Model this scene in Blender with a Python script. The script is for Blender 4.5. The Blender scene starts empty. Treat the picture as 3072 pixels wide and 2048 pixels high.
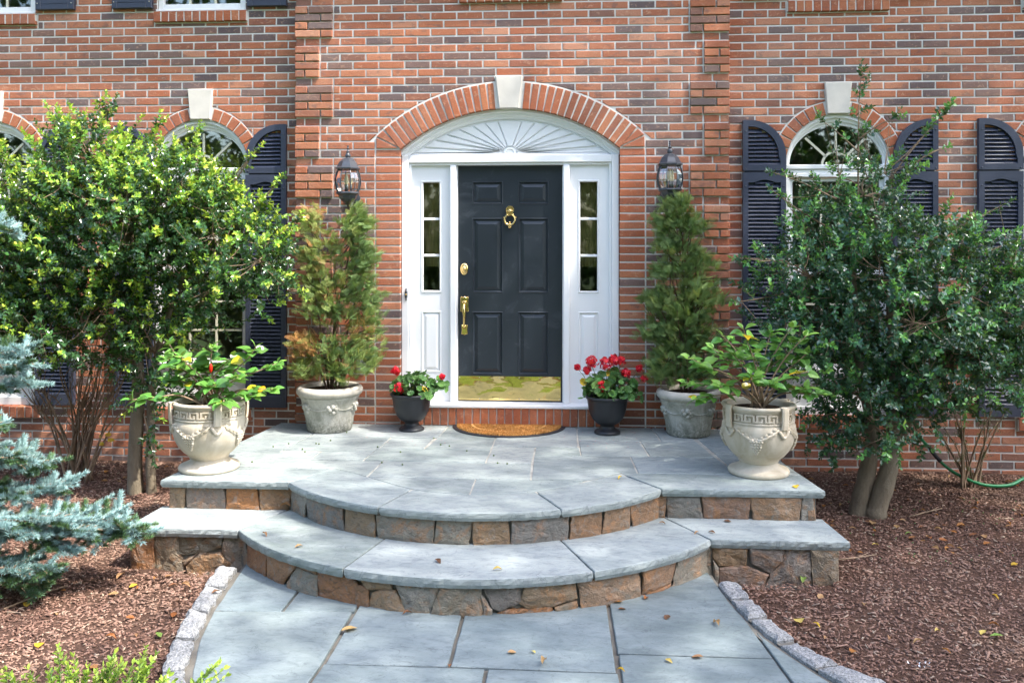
import bpy, math, random
import numpy as np
from mathutils import Vector, Matrix, geometry, noise
R = math.radians
rng = random.Random(7)
nrs = np.random.RandomState(11)
S = bpy.context.scene
COL = S.collection

# ------------------------------------------------------------------ camera, sky, sun, exposure
cd = bpy.data.cameras.new('camera')
cd.sensor_width = 36.0
cd.lens = 31.37
cd.shift_y = -0.099
cd.clip_start = 0.05
cd.clip_end = 600
cam = bpy.data.objects.new('camera', cd)
COL.objects.link(cam)
cam.location = (0.507, -7.643, 1.594)
cam.rotation_euler = (R(90), 0, math.atan(.0654))
S.camera = cam

SUN = Vector((3.0, -1.12, 4.9)).normalized()          # towards the sun
elev = math.asin(SUN.z)
azim = math.atan2(SUN.x, SUN.y)
w = bpy.data.worlds.new('World')
S.world = w
w.use_nodes = True
nt = w.node_tree
bg = nt.nodes['Background']
sky = nt.nodes.new('ShaderNodeTexSky')
sky.sky_type = 'NISHITA'
sky.sun_disc = False
sky.sun_elevation = elev
sky.sun_rotation = azim
sky.air_density = 1.0
sky.dust_density = 2.5
sky.ozone_density = 1.0
nt.links.new(sky.outputs[0], bg.inputs[0])
bg.inputs[1].default_value = 0.15
sd = bpy.data.lights.new('sun', 'SUN')
sd.energy = 2.0
sd.angle = R(0.53)
sd.color = (1.0, .95, .87)
sun = bpy.data.objects.new('sun', sd)
COL.objects.link(sun)
sun.location = SUN * 30
sun.rotation_euler = SUN.to_track_quat('Z', 'Y').to_euler()
S.view_settings.view_transform = 'Standard'
S.view_settings.look = 'None'
S.view_settings.gamma = 1
S.view_settings.use_curve_mapping = False
S.view_settings.exposure = 2.38
S.render.engine = 'CYCLES'
S.cycles.max_bounces = 8
S.cycles.transparent_max_bounces = 12
S.cycles.caustics_reflective = False
S.cycles.caustics_refractive = False

# ------------------------------------------------------------------ helpers
W = {}                                                # world origin of every object


def put(o, parent=None, loc=None):
    COL.objects.link(o)
    base = W[parent.name] if parent is not None else Vector((0, 0, 0))
    wl = Vector(loc) if loc is not None else base
    if parent is not None:
        o.parent = parent
    o.location = wl - base
    W[o.name] = wl.copy()
    return o


def tag(o, label=None, cat=None, group=None, kind=None):
    if label: o['label'] = label
    if cat: o['category'] = cat
    if group: o['group'] = group
    if kind: o['kind'] = kind
    return o


def root(name, loc, label, cat, group=None, kind=None):
    o = bpy.data.objects.new(name, None)
    o.empty_display_size = .1
    put(o, None, loc)
    return tag(o, label, cat, group, kind)


def shared(name, mesh, parent, loc, rot=None, scale=None):
    o = bpy.data.objects.new(name, mesh)
    put(o, parent, loc)
    if rot is not None:
        o.rotation_euler = rot if not hasattr(rot, 'to_euler') else rot.to_euler()
    if scale is not None:
        o.scale = (scale,) * 3 if isinstance(scale, (int, float)) else scale
    return o


class MB:
    """collects polygons in world coordinates; build() links them as one mesh object"""
    def __init__(s):
        s.v = []; s.f = []; s.r = []; s.sm = []; s.cur = 0.0; s.smooth = False

    def add(s, vs, fs):
        n = len(s.v)
        s.v.extend(tuple(v) for v in vs)
        for f in fs:
            s.f.append([i + n for i in f]); s.r.append(s.cur); s.sm.append(s.smooth)
        return n

    def box(s, x0, x1, y0, y1, z0, z1):
        vs = [(x0, y0, z0), (x1, y0, z0), (x1, y1, z0), (x0, y1, z0), (x0, y0, z1), (x1, y0, z1), (x1, y1, z1), (x0, y1, z1)]
        s.add(vs, [(0, 3, 2, 1), (4, 5, 6, 7), (0, 1, 5, 4), (1, 2, 6, 5), (2, 3, 7, 6), (3, 0, 4, 7)])

    def bbox(s, x0, x1, y0, y1, z0, z1, b=.004):
        """box facing -Y whose front edges are bevelled"""
        s.loft([[(x0, y1, z0), (x1, y1, z0), (x1, y1, z1), (x0, y1, z1)],
                [(x0, y0 + b, z0), (x1, y0 + b, z0), (x1, y0 + b, z1), (x0, y0 + b, z1)],
                [(x0 + b, y0, z0 + b), (x1 - b, y0, z0 + b), (x1 - b, y0, z1 - b), (x0 + b, y0, z1 - b)]], cap_end=True, cap_start=True)

    def loft(s, rings, closed=True, cap_start=False, cap_end=False):
        n = len(rings[0]); vs = [p for r in rings for p in r]; fs = []
        m = n if closed else n - 1
        for k in range(len(rings) - 1):
            for i in range(m):
                j = (i + 1) % n
                fs.append((k * n + i, k * n + j, (k + 1) * n + j, (k + 1) * n + i))
        if cap_start: fs.append(tuple(reversed(range(n))))
        if cap_end: fs.append(tuple(range((len(rings) - 1) * n, len(rings) * n)))
        s.add(vs, fs)

    def tube(s, pts, rad, n=6, cap=True, flat=1.0):
        pts = [Vector(p) for p in pts]
        if not hasattr(rad, '__len__'): rad = [rad] * len(pts)
        rings = []
        t0 = (pts[1] - pts[0]).normalized()
        up = Vector((0, 0, 1)) if abs(t0.z) < .9 else Vector((1, 0, 0))
        a = t0.cross(up).normalized()
        for i, p in enumerate(pts):
            t = (pts[min(i + 1, len(pts) - 1)] - pts[max(i - 1, 0)]).normalized()
            a = (a - t * a.dot(t)).normalized()
            b = t.cross(a)
            rings.append([p + (a * math.cos(2 * math.pi * k / n) + b * math.sin(2 * math.pi * k / n) * flat) * rad[i] for k in range(n)])
        s.loft(rings, True, cap, cap)

    def lathe(s, c, prof, n=32, phase=0.0, cap0=False, cap1=False):
        rings = [[(c[0] + r * math.cos(phase + 2 * math.pi * k / n), c[1] + r * math.sin(phase + 2 * math.pi * k / n), c[2] + z) for k in range(n)] for r, z in prof]
        s.loft(rings, True, cap0, cap1)

    def ball(s, c, r, n=8, m=5, sq=(1, 1, 1)):
        prof = [(max(1e-4, math.sin(math.pi * i / m)) * r, -math.cos(math.pi * i / m) * r) for i in range(m + 1)]
        rings = [[(c[0] + q * math.cos(2 * math.pi * k / n) * sq[0], c[1] + q * math.sin(2 * math.pi * k / n) * sq[1], c[2] + z * sq[2]) for k in range(n)] for q, z in prof]
        s.loft(rings)

    def prism(s, poly, y0, depth, b=.003, back=False):
        """polygon in (x,z), front face at y0 (towards -Y), bevelled front edge"""
        n = len(poly)
        ins = inset(poly, b)
        rings = [[(x, y0 + depth, z) for x, z in poly], [(x, y0 + b, z) for x, z in poly], [(x, y0, z) for x, z in ins]]
        if area(poly) < 0: rings = [list(reversed(r)) for r in rings]
        s.loft(rings, True, back, True)

    def build(s, name, mat, parent=None, loc=None, bevel=None):
        base = Vector(loc) if loc is not None else (W[parent.name] if parent is not None else Vector((0, 0, 0)))
        me = bpy.data.meshes.new(name)
        me.from_pydata([(x - base.x, y - base.y, z - base.z) for x, y, z in s.v], [], s.f)
        at = me.attributes.new('rnd', 'FLOAT', 'FACE')
        at.data.foreach_set('value', s.r)
        me.polygons.foreach_set('use_smooth', s.sm)
        if mat: me.materials.append(mat)
        me.update()
        o = bpy.data.objects.new(name, me)
        return put(o, parent, base)


def area(p):
    return sum(p[i][0] * p[(i + 1) % len(p)][1] - p[(i + 1) % len(p)][0] * p[i][1] for i in range(len(p))) / 2


def inset(poly, d):
    n = len(poly); sg = 1 if area(poly) > 0 else -1
    out = []
    for i in range(n):
        p0, p1, p2 = Vector(poly[i - 1]), Vector(poly[i]), Vector(poly[(i + 1) % n])
        e1 = (p1 - p0); e2 = (p2 - p1)
        if e1.length < 1e-6 or e2.length < 1e-6:
            out.append(tuple(p1)); continue
        e1.normalize(); e2.normalize()
        n1 = Vector((-e1.y, e1.x)) * sg; n2 = Vector((-e2.y, e2.x)) * sg
        m = n1 + n2
        k = max(.35, 1 + n1.dot(n2))
        q = p1 + m * (d / k)
        out.append((q.x, q.y))
    return out


def clip(poly, px, pz, nx, nz):
    """keep the side where (p - P) . n >= 0"""
    out = []
    for i in range(len(poly)):
        a, b = poly[i], poly[(i + 1) % len(poly)]
        da = (a[0] - px) * nx + (a[1] - pz) * nz; db = (b[0] - px) * nx + (b[1] - pz) * nz
        if da >= 0: out.append(a)
        if (da >= 0) != (db >= 0):
            t = da / (da - db)
            out.append((a[0] + (b[0] - a[0]) * t, a[1] + (b[1] - a[1]) * t))
    return out if len(out) >= 3 and abs(area(out)) > 2e-4 else None


def arc(cx, cz, r, a0, a1, n, rz=None):
    rz = rz or r
    return [(cx + r * math.cos(a0 + (a1 - a0) * i / n), cz + rz * math.sin(a0 + (a1 - a0) * i / n)) for i in range(n + 1)]


def spline(pts, m=6):
    """Catmull-Rom through pts"""
    P = [Vector(p) for p in pts]; out = []
    for i in range(len(P) - 1):
        p0 = P[max(i - 1, 0)]; p1 = P[i]; p2 = P[i + 1]; p3 = P[min(i + 2, len(P) - 1)]
        for k in range(m):
            t = k / m
            out.append(.5 * ((2 * p1) + (p2 - p0) * t + (2 * p0 - 5 * p1 + 4 * p2 - p3) * t * t + (3 * p1 - p0 - 3 * p2 + p3) * t ** 3))
    out.append(P[-1])
    return out


def rad_lerp(r0, r1, n):
    return [r0 + (r1 - r0) * i / (n - 1) for i in range(n)]


def pillow(mb, poly, mapf, depth, bevel, bulge=0.0, jit=0.0, seg=.05, back=False, wav=0.0):
    """a stone: outline polygon (u,v) cut up and roughened, raised by h towards the viewer; mapf(u,v,h) -> world"""
    if area(poly) < 0: poly = list(reversed(poly))
    pts = []
    n = len(poly)
    for i in range(n):
        a, b = Vector(poly[i]), Vector(poly[(i + 1) % n])
        m = max(1, int((b - a).length / seg))
        for k in range(m):
            p = a.lerp(b, k / m)
            pts.append((p.x + rng.uniform(-jit, jit), p.y + rng.uniform(-jit, jit)))
    cx = sum(p[0] for p in pts) / len(pts); cy = sum(p[1] for p in pts) / len(pts)
    sd = rng.uniform(0, 50)
    nz = lambda u, v: wav * (noise.noise(Vector((u * 9 + sd, v * 9, sd))) * 1.6 + noise.noise(Vector((u * 26, v * 26 + sd, sd))) * .8)
    in1 = inset(pts, bevel)
    rings = [[mapf(u, v, -depth) for u, v in pts], [mapf(u, v, -bevel) for u, v in pts],
             [mapf(u, v, nz(u, v)) for u, v in in1]]
    N = len(pts)
    if bulge or wav:
        for f, q_ in ((.14, .45), (.34, .8), (.6, .95)):
            in2 = [(u + (cx - u) * f, v + (cy - v) * f) for u, v in in1]
            rings.append([mapf(u, v, bulge * q_ + nz(u, v)) for u, v in in2])
        mb.loft(rings, True, back, False)
        k = len(mb.v) - N
        c = mb.add([mapf(cx, cy, bulge + nz(cx, cy))], [])
        for i in range(N):
            mb.f.append([k + i, k + (i + 1) % N, c]); mb.r.append(mb.cur); mb.sm.append(mb.smooth)
    else:
        mb.loft(rings, True, back, True)


def bulk(name, tv, tf, mats3, pos, mat, parent=None, age=None, loc=None, tage=None):
    """many copies of a small template (tv, triangles tf) as ONE mesh: mats3 (n,3,3), pos (n,3) in world space"""
    tv = np.asarray(tv, float); tf = np.asarray(tf, int); n = len(pos)
    base = np.array(loc if loc is not None else (W[parent.name] if parent is not None else (0, 0, 0)), float)
    v = np.einsum('nij,kj->nki', np.asarray(mats3), tv) + (np.asarray(pos) - base)[:, None, :]
    f = tf[None] + (np.arange(n) * len(tv))[:, None, None]
    me = bpy.data.meshes.new(name)
    me.vertices.add(n * len(tv)); me.vertices.foreach_set('co', v.reshape(-1).astype(np.float32))
    nf = n * len(tf)
    me.loops.add(nf * 3); me.loops.foreach_set('vertex_index', f.reshape(-1).astype(np.int32))
    me.polygons.add(nf)
    me.polygons.foreach_set('loop_start', (np.arange(nf) * 3).astype(np.int32))
    a = me.attributes.new('age', 'FLOAT', 'FACE')
    av = np.repeat(age if age is not None else np.zeros(n), len(tf))
    if tage is not None: av = av + np.tile(np.asarray(tage), n)
    a.data.foreach_set('value', av.astype(np.float32))
    r = me.attributes.new('rnd', 'FLOAT', 'FACE')
    r.data.foreach_set('value', np.repeat(nrs.rand(n), len(tf)).astype(np.float32))
    me.materials.append(mat)
    me.update(calc_edges=True)
    me.validate()
    o = bpy.data.objects.new(name, me)
    return put(o, parent, Vector(base))


def tmesh(name, tv, tf, mat, age=0.0, smooth=False):
    me = bpy.data.meshes.new(name)
    me.from_pydata([tuple(v) for v in tv], [], [tuple(f) for f in tf])
    a = me.attributes.new('age', 'FLOAT', 'FACE'); a.data.foreach_set('value', [age] * len(tf))
    r = me.attributes.new('rnd', 'FLOAT', 'FACE'); r.data.foreach_set('value', [0.0] * len(tf))
    me.materials.append(mat)
    if smooth: me.polygons.foreach_set('use_smooth', [True] * len(tf))
    me.update()
    return me


def frames(d, up=None):
    """rotation matrices (n,3,3) with local x along d and local z near 'up'"""
    d = d / np.linalg.norm(d, axis=1, keepdims=True)
    if up is None: up = np.tile([0, 0, 1.0], (len(d), 1))
    y = np.cross(up, d); l = np.linalg.norm(y, axis=1, keepdims=True); l[l < 1e-4] = 1e-4
    y = y / l
    z = np.cross(d, y)
    return np.stack([d, y, z], axis=2)


# ------------------------------------------------------------------ materials
class M:
    def __init__(s, name):
        s.m = bpy.data.materials.new(name); s.m.use_nodes = True
        s.t = s.m.node_tree; s.n = s.t.nodes
        s.b = s.n['Principled BSDF']

    def node(s, typ, props=None, **inp):
        q = s.n.new('ShaderNode' + typ)
        for k, v in (props or {}).items(): setattr(q, k, v)
        for k, v in inp.items():
            key = k.replace('_', ' ')
            try: sock = q.inputs[int(k[1:])] if k[0] == 'i' and k[1:].isdigit() else q.inputs[key]
            except KeyError: sock = q.inputs[k]
            if isinstance(v, bpy.types.NodeSocket): s.t.links.new(v, sock)
            else: sock.default_value = v
        return q

    def set(s, **kw):
        for k, v in kw.items():
            sock = s.b.inputs[k.replace('_', ' ')]
            if isinstance(v, bpy.types.NodeSocket): s.t.links.new(v, sock)
            else: sock.default_value = v
        return s

    def pos(s): return s.node('NewGeometry').outputs['Position']
    def obj(s): return s.node('TexCoord').outputs['Object']

    def noise(s, vec, scale, detail=4, rough=.55, dist=0.0, stretch=None):
        if stretch:
            vec = s.node('VectorMath', {'operation': 'MULTIPLY'}, i0=vec, i1=stretch).outputs[0]
        return s.node('TexNoise', None, Vector=vec, Scale=scale, Detail=detail, Roughness=rough, Distortion=dist).outputs[0]

    def ramp(s, fac, stops, interp='LINEAR'):
        q = s.node('ValToRGB', None, Fac=fac)
        e = q.color_ramp; e.interpolation = interp
        while len(e.elements) < len(stops): e.elements.new(.5)
        for el, (p, c) in zip(e.elements, stops):
            el.position = p
            el.color = (c, c, c, 1) if isinstance(c, (int, float)) else (*c, 1)
        return q.outputs[0]

    def mix(s, fac, a, b, blend='MIX'):
        q = s.node('Mix', {'data_type': 'RGBA', 'blend_type': blend})
        for i, v in ((0, fac), (6, a), (7, b)):
            sock = q.inputs[i]
            if isinstance(v, bpy.types.NodeSocket): s.t.links.new(v, sock)
            elif isinstance(v, (int, float)): sock.default_value = v if i == 0 else (v, v, v, 1)
            else: sock.default_value = (*v, 1)
        return q.outputs[2]

    def math(s, op, a, b=0.0, clamp=False):
        q = s.node('Math', {'operation': op, 'use_clamp': clamp}, i0=a, i1=b)
        return q.outputs[0]

    def rnd(s):
        a = s.node('Attribute', {'attribute_name': 'rnd'}).outputs['Fac']
        o = s.node('ObjectInfo').outputs['Random']
        return s.math('FRACT', s.math('ADD', a, o))

    def attr(s, name): return s.node('Attribute', {'attribute_name': name}).outputs['Fac']

    def bump(s, h, strength=.3, dist=.01):
        q = s.node('Bump', None, Height=h, Strength=strength, Distance=dist)
        s.t.links.new(q.outputs[0], s.b.inputs['Normal'])
        return s


def plain(name, col, rough=.5, metal=0.0, spec=.5, bumps=None, var=.0):
    q = M(name)
    q.set(Base_Color=(*col, 1), Roughness=rough, Metallic=metal, Specular_IOR_Level=spec)
    if var:
        n = q.noise(q.pos(), 9, 5)
        q.set(Base_Color=q.mix(q.ramp(n, [(.3, 0.0), (.7, 1.0)]), tuple(c * (1 - var) for c in col), tuple(min(1, c * (1 + var)) for c in col)))
    if bumps:
        q.bump(q.noise(q.pos(), bumps[0], 5), bumps[1], bumps[2])
    return q.m


MAT = {}
# brick


def brickmat(name, stops, dark):
    q = M(name); r = q.rnd(); p = q.pos()
    basec = q.ramp(r, stops)
    sm = q.noise(p, 10, 4, .6, .4, (1, 1, 2.0))
    basec = q.mix(q.ramp(sm, [(.55, 0.0), (.66, dark)]), basec, (.14, .088, .078))
    bl = q.noise(p, 21, 5, .65, 1.2, (1, 1, 1.6))
    basec = q.mix(q.ramp(bl, [(.56, 0.0), (.68, .5)]), basec, (.62, .37, .24))
    fi = q.noise(p, 130, 4, .7, 0.0, (1, 1, .5))
    basec = q.mix(q.ramp(fi, [(.28, .55), (.46, 0.0)]), basec, (.13, .05, .035))
    zz = q.node('SeparateXYZ', None, Vector=p).outputs[2]
    damp = q.math('MULTIPLY', q.ramp(q.math('ADD', zz, .45), [(0.0, .55), (.30, .12), (.5, 0.0)]), q.noise(p, 4, 5, .7))
    basec = q.mix(damp, basec, (.10, .075, .06))
    basec = q.mix(q.ramp(q.noise(p, .9, 5, .6, .6), [(.45, 0.0), (.75, .16)]), basec, (.55, .42, .34))
    basec = q.mix(q.ramp(q.noise(p, 2.6, 5, .65, .8, (1, 1, .4)), [(.52, 0.0), (.78, .30)]), basec, (.20, .10, .07))
    q.set(Base_Color=basec, Roughness=.85, Specular_IOR_Level=.25)
    q.bump(q.math('ADD', q.noise(p, 75, 5, .65), q.math('MULTIPLY', fi, .8)), .55, .006)
    return q.m


MAT['brick'] = brickmat('brick', [(0.0, (.10, .075, .078)), (.07, (.15, .105, .10)), (.14, (.20, .125, .105)), (.22, (.21, .105, .078)), (.25, (.27, .105, .064)), (.36, (.34, .112, .058)), (.58, (.39, .132, .066)), (.8, (.45, .175, .092)), (.93, (.50, .23, .14)), (1.0, (.30, .105, .062))], .6)
MAT['brick_red'] = brickmat('red_brick', [(0.0, (.30, .10, .055)), (.12, (.33, .105, .052)), (.4, (.37, .112, .052)), (.7, (.41, .135, .062)), (.9, (.45, .165, .078)), (1.0, (.33, .105, .055))], .35)
# mortar
q = M('mortar'); p = q.pos()
q.set(Base_Color=q.mix(q.noise(p, 14, 5), (.58, .56, .52), (.78, .76, .72)), Roughness=.95, Specular_IOR_Level=.1)
q.bump(q.noise(p, 160, 4), .5, .004); MAT['mortar'] = q.m
MAT['stone_trim'] = plain('limestone', (.60, .555, .49), .8, bumps=(90, .25, .003), var=.08)
q = M('white_paint'); p = q.pos()
q.set(Base_Color=q.mix(q.noise(p, 5, 4), (.76, .77, .78), (.82, .82, .82)), Roughness=.38)
q.bump(q.noise(p, 30, 4), .05, .003); MAT['white'] = q.m
MAT['vinyl'] = plain('window_vinyl', (.78, .78, .76), .4, var=.03)
MAT['grille'] = plain('window_grille', (.62, .6, .46), .5)
q = M('shutter_paint'); p = q.pos()
q.set(Base_Color=q.mix(q.noise(p, 7, 5, stretch=(1, 1, 6)), (.030, .037, .062), (.050, .058, .088)), Roughness=.42)
q.bump(q.noise(p, 60, 4, stretch=(1, 1, 8)), .12, .003); MAT['shutter'] = q.m
q = M('door_paint'); p = q.pos()
dn = q.noise(p, 3.2, 7, .72, 1.5)
q.set(Base_Color=q.mix(q.ramp(dn, [(.55, 0.0), (.8, 1.0)]), (.017, .023, .031), (.060, .070, .084)), Roughness=q.ramp(dn, [(.3, .28), (.75, .5)]))
q.bump(q.noise(p, 40, 4), .04, .002); MAT['door'] = q.m
q = M('brass'); p = q.pos()
q.set(Base_Color=(.83, .60, .25, 1), Metallic=1.0, Roughness=q.ramp(q.noise(p, 12, 4), [(.3, .10), (.7, .22)])); MAT['brass'] = q.m
q = M('brass_sheet'); p = q.pos()
q.set(Base_Color=(.80, .60, .24, 1), Metallic=1.0, Roughness=.045)
q.bump(q.noise(p, 5, 2, .4, stretch=(1, 1, 2.5)), .35, .006); MAT['brass_sheet'] = q.m
MAT['dark_metal'] = plain('dark_metal', (.045, .051, .062), .28, bumps=(160, .1, .001))
MAT['screw'] = plain('screw', (.5, .48, .42), .3, 1.0)


def glass(name, tint, fres=1.5, alpha=.55):
    q = M(name)
    tr = q.node('BsdfTransparent', None, Color=(*tint, 1))
    gl = q.node('BsdfGlossy', None, Color=(1, 1, 1, 1), Roughness=.02)
    fr = q.node('Fresnel', None, IOR=fres)
    mx = q.node('MixShader')
    f = q.math('ADD', q.math('MULTIPLY', fr.outputs[0], 1.0), alpha, True)
    q.t.links.new(f, mx.inputs[0]); q.t.links.new(tr.outputs[0], mx.inputs[1]); q.t.links.new(gl.outputs[0], mx.inputs[2])
    bp = q.node('Bump', None, Height=q.noise(q.pos(), 3.0, 2), Strength=.02, Distance=.01)
    q.t.links.new(bp.outputs[0], gl.inputs['Normal'])
    q.t.links.new(mx.outputs[0], q.n['Material Output'].inputs[0])
    return q.m


MAT['glass'] = glass('window_glass', (.75, .8, .72), 1.55, .07)
MAT['glass_side'] = glass('sidelight_glass', (.85, .85, .76), 1.5, .0)
MAT['glass_lamp'] = glass('lamp_glass', (.9, .9, .88), 1.45, .03)
# bluestone


def bluestone(name, k):
    q = M(name); r = q.rnd(); p = q.pos()
    c1 = q.ramp(r, [(0.0, (.130, .155, .150)), (.25, (.195, .226, .224)), (.5, (.248, .272, .266)), (.7, (.155, .186, .172)), (.85, (.205, .238, .243)), (1.0, (.262, .276, .258))])
    n1 = q.noise(p, 2.2, 6, .62, 1.0, (1, 2.2, 1)); n2 = q.noise(p, 11, 6, .7, .5, (1, 1.8, 1))
    c1 = q.mix(q.ramp(n1, [(.38, 0.0), (.66, .7)]), c1, (.285, .312, .306))
    c1 = q.mix(q.ramp(n2, [(.48, 0.0), (.70, .6)]), c1, (.105, .125, .135))
    c1 = q.mix(q.ramp(q.noise(p, 1.1, 3), [(.55, 0.0), (.75, .22)]), c1, (.19, .205, .16))
    c1 = q.mix(q.ramp(q.noise(p, 200, 3), [(.62, 0.0), (.75, .4)]), c1, (.36, .37, .37))
    vn = q.noise(p, 3.1, 3, .5, 2.5, (1, 1.6, 1))
    c1 = q.mix(q.ramp(vn, [(.488, 0.0), (.497, .55), (.506, 0.0)]), c1, (.07, .08, .085))
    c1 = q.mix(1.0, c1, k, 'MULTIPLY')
    q.set(Base_Color=c1, Roughness=q.ramp(n2, [(.3, .5), (.7, .72)]), Specular_IOR_Level=.45)
    q.bump(q.math('ADD', q.math('MULTIPLY', q.noise(p, 6, 6, .6, .8, (1, 2, 4)), 1.8), q.math('MULTIPLY', q.noise(p, 90, 5, .7), .5)), .5, .009)
    return q.m


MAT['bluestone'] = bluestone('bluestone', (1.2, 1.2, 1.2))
MAT['bluestone_path_shaded'] = bluestone('path_bluestone_shaded', (.80, .86, .90))  # darker copy of the bluestone: shade on the path is put into its colour
# field stone of the risers
q = M('fieldstone'); r = q.rnd(); p = q.pos()
c1 = q.ramp(r, [(0.0, (.21, .095, .042)), (.16, (.25, .165, .092)), (.3, (.205, .19, .15)), (.42, (.31, .135, .048)), (.56, (.18, .155, .11)), (.68, (.26, .24, .205)), (.8, (.29, .17, .075)), (.9, (.16, .17, .16)), (1.0, (.27, .115, .045))])
n1 = q.noise(p, 7, 6, .65, 1.8); n2 = q.noise(p, 34, 6, .7, .8, (1, 1, 1.8)); n3 = q.noise(p, 90, 5, .75)
c1 = q.mix(q.ramp(n1, [(.5, 0.0), (.66, .6)]), c1, (.36, .155, .045))
c1 = q.mix(q.ramp(q.noise(p, 11, 5, .6, 2.0), [(.54, 0.0), (.70, .65)]), c1, (.22, .22, .20))
c1 = q.mix(q.ramp(n2, [(.32, .8), (.48, 0.0)]), c1, (.07, .05, .036))
c1 = q.mix(q.ramp(n3, [(.60, 0.0), (.74, .45)]), c1, (.40, .37, .31))
q.set(Base_Color=c1, Roughness=.55, Specular_IOR_Level=.5)
q.bump(q.math('ADD', q.noise(p, 22, 6, .65, .6, (1, 1, 1.6)), q.math('MULTIPLY', n3, .5)), .9, .016)
MAT['fieldstone'] = q.m
MAT['joint'] = plain('stone_mortar', (.15, .14, .12), .95, spec=.1, bumps=(120, .6, .005), var=.25)
q = M('granite'); p = q.pos()
g1 = q.noise(p, 85, 5, .8); g2 = q.noise(p, 60, 4, .7)
c1 = q.ramp(g1, [(.36, (.05, .052, .054)), (.47, (.22, .223, .222)), (.58, (.36, .36, .355)), (.70, (.58, .575, .56))])
c1 = q.mix(q.ramp(g2, [(.45, 0.0), (.7, .45)]), c1, (.27, .277, .28))
q.set(Base_Color=c1, Roughness=.75); q.bump(q.math('ADD', g1, q.noise(p, 25, 5)), .7, .012); MAT['granite'] = q.m
q = M('mulch_soil'); p = q.pos()
q.set(Base_Color=q.mix(q.noise(p, 60, 6, .75), (.07, .040, .029), (.17, .10, .073)), Roughness=.95, Specular_IOR_Level=.1)
q.bump(q.noise(p, 70, 6, .75), 1.0, .03); MAT['mulch'] = q.m
q = M('wood_chip'); r = q.rnd(); p = q.pos()
c1 = q.ramp(r, [(0.0, (.11, .058, .040)), (.3, (.185, .103, .075)), (.6, (.255, .148, .110)), (.86, (.32, .195, .148)), (.95, (.34, .24, .18)), (1.0, (.48, .38, .28))])
c1 = q.mix(q.ramp(q.noise(p, 90, 4, .7), [(.35, .5), (.6, 0.0)]), c1, (.03, .017, .013))
bigv = q.noise(p, 1.7, 4, .6)
c1 = q.mix(q.ramp(bigv, [(.52, 0.0), (.72, .4)]), c1, (.36, .24, .17))
c1 = q.mix(q.ramp(bigv, [(.28, .5), (.46, 0.0)]), c1, (.06, .032, .024))
q.set(Base_Color=c1, Roughness=.8, Specular_IOR_Level=.2); MAT['chip'] = q.m
q = M('lawn'); p = q.pos()
q.set(Base_Color=q.mix(q.noise(p, 3, 6, .7), (.035, .07, .015), (.085, .13, .03)), Roughness=.9); MAT['lawn'] = q.m
# pots
q = M('cast_stone'); p = q.pos()
n1 = q.noise(p, 6, 6, .65, 1.0, (1, 1, .45)); n2 = q.noise(p, 40, 5, .7)
c1 = q.mix(q.ramp(n1, [(.4, 0.0), (.7, .8)]), (.56, .50, .40), (.38, .31, .20))
c1 = q.mix(q.ramp(n2, [(.6, 0.0), (.8, .5)]), c1, (.20, .175, .13))
q.set(Base_Color=c1, Roughness=.85, Specular_IOR_Level=.25); q.bump(n2, .25, .004); MAT['urn'] = q.m
q = M('weathered_stone'); p = q.pos()
n1 = q.noise(p, 8, 6, .7, 1.2, (1, 1, .5)); n2 = q.noise(p, 45, 5, .75, .6)
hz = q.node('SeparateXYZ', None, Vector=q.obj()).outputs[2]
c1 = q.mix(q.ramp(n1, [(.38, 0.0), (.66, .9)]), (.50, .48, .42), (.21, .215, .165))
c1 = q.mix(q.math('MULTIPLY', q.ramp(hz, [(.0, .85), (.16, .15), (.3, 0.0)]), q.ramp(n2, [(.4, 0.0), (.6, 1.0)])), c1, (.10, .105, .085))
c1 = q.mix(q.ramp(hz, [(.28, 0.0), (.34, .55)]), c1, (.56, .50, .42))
q.set(Base_Color=c1, Roughness=.88, Specular_IOR_Level=.2); q.bump(n2, .4, .005); MAT['planter'] = q.m
MAT['black_pot'] = plain('black_pot', (.016, .018, .022), .42, bumps=(220, .08, .001), var=.2)
MAT['soil'] = plain('potting_soil', (.035, .024, .017), .95, spec=.1, bumps=(90, .9, .02), var=.5)
# plants


def leafmat(name, stops, rough=.35, trans=.3, spec=.5, veins=None, tcol=None, jitter=.35):
    q = M(name); a = q.attr('age'); r = q.rnd(); p = q.pos()
    c = q.ramp(a, stops)
    v = q.math('ADD', q.math('MULTIPLY', r, jitter), 1 - jitter / 2)
    hs = q.node('HueSaturation', None, Color=c, Value=v, Hue=q.math('ADD', q.math('MULTIPLY', r, .02), .49))
    c = hs.outputs[0]
    q.set(Base_Color=c, Roughness=rough, Specular_IOR_Level=spec)
    tl = q.node('BsdfTranslucent', None, Color=q.mix(.35, c, tcol or (.35, .5, .05)))
    mx = q.node('MixShader'); mx.inputs[0].default_value = trans
    q.t.links.new(q.b.outputs[0], mx.inputs[1]); q.t.links.new(tl.outputs[0], mx.inputs[2])
    q.t.links.new(mx.outputs[0], q.n['Material Output'].inputs[0])
    return q.m


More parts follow.
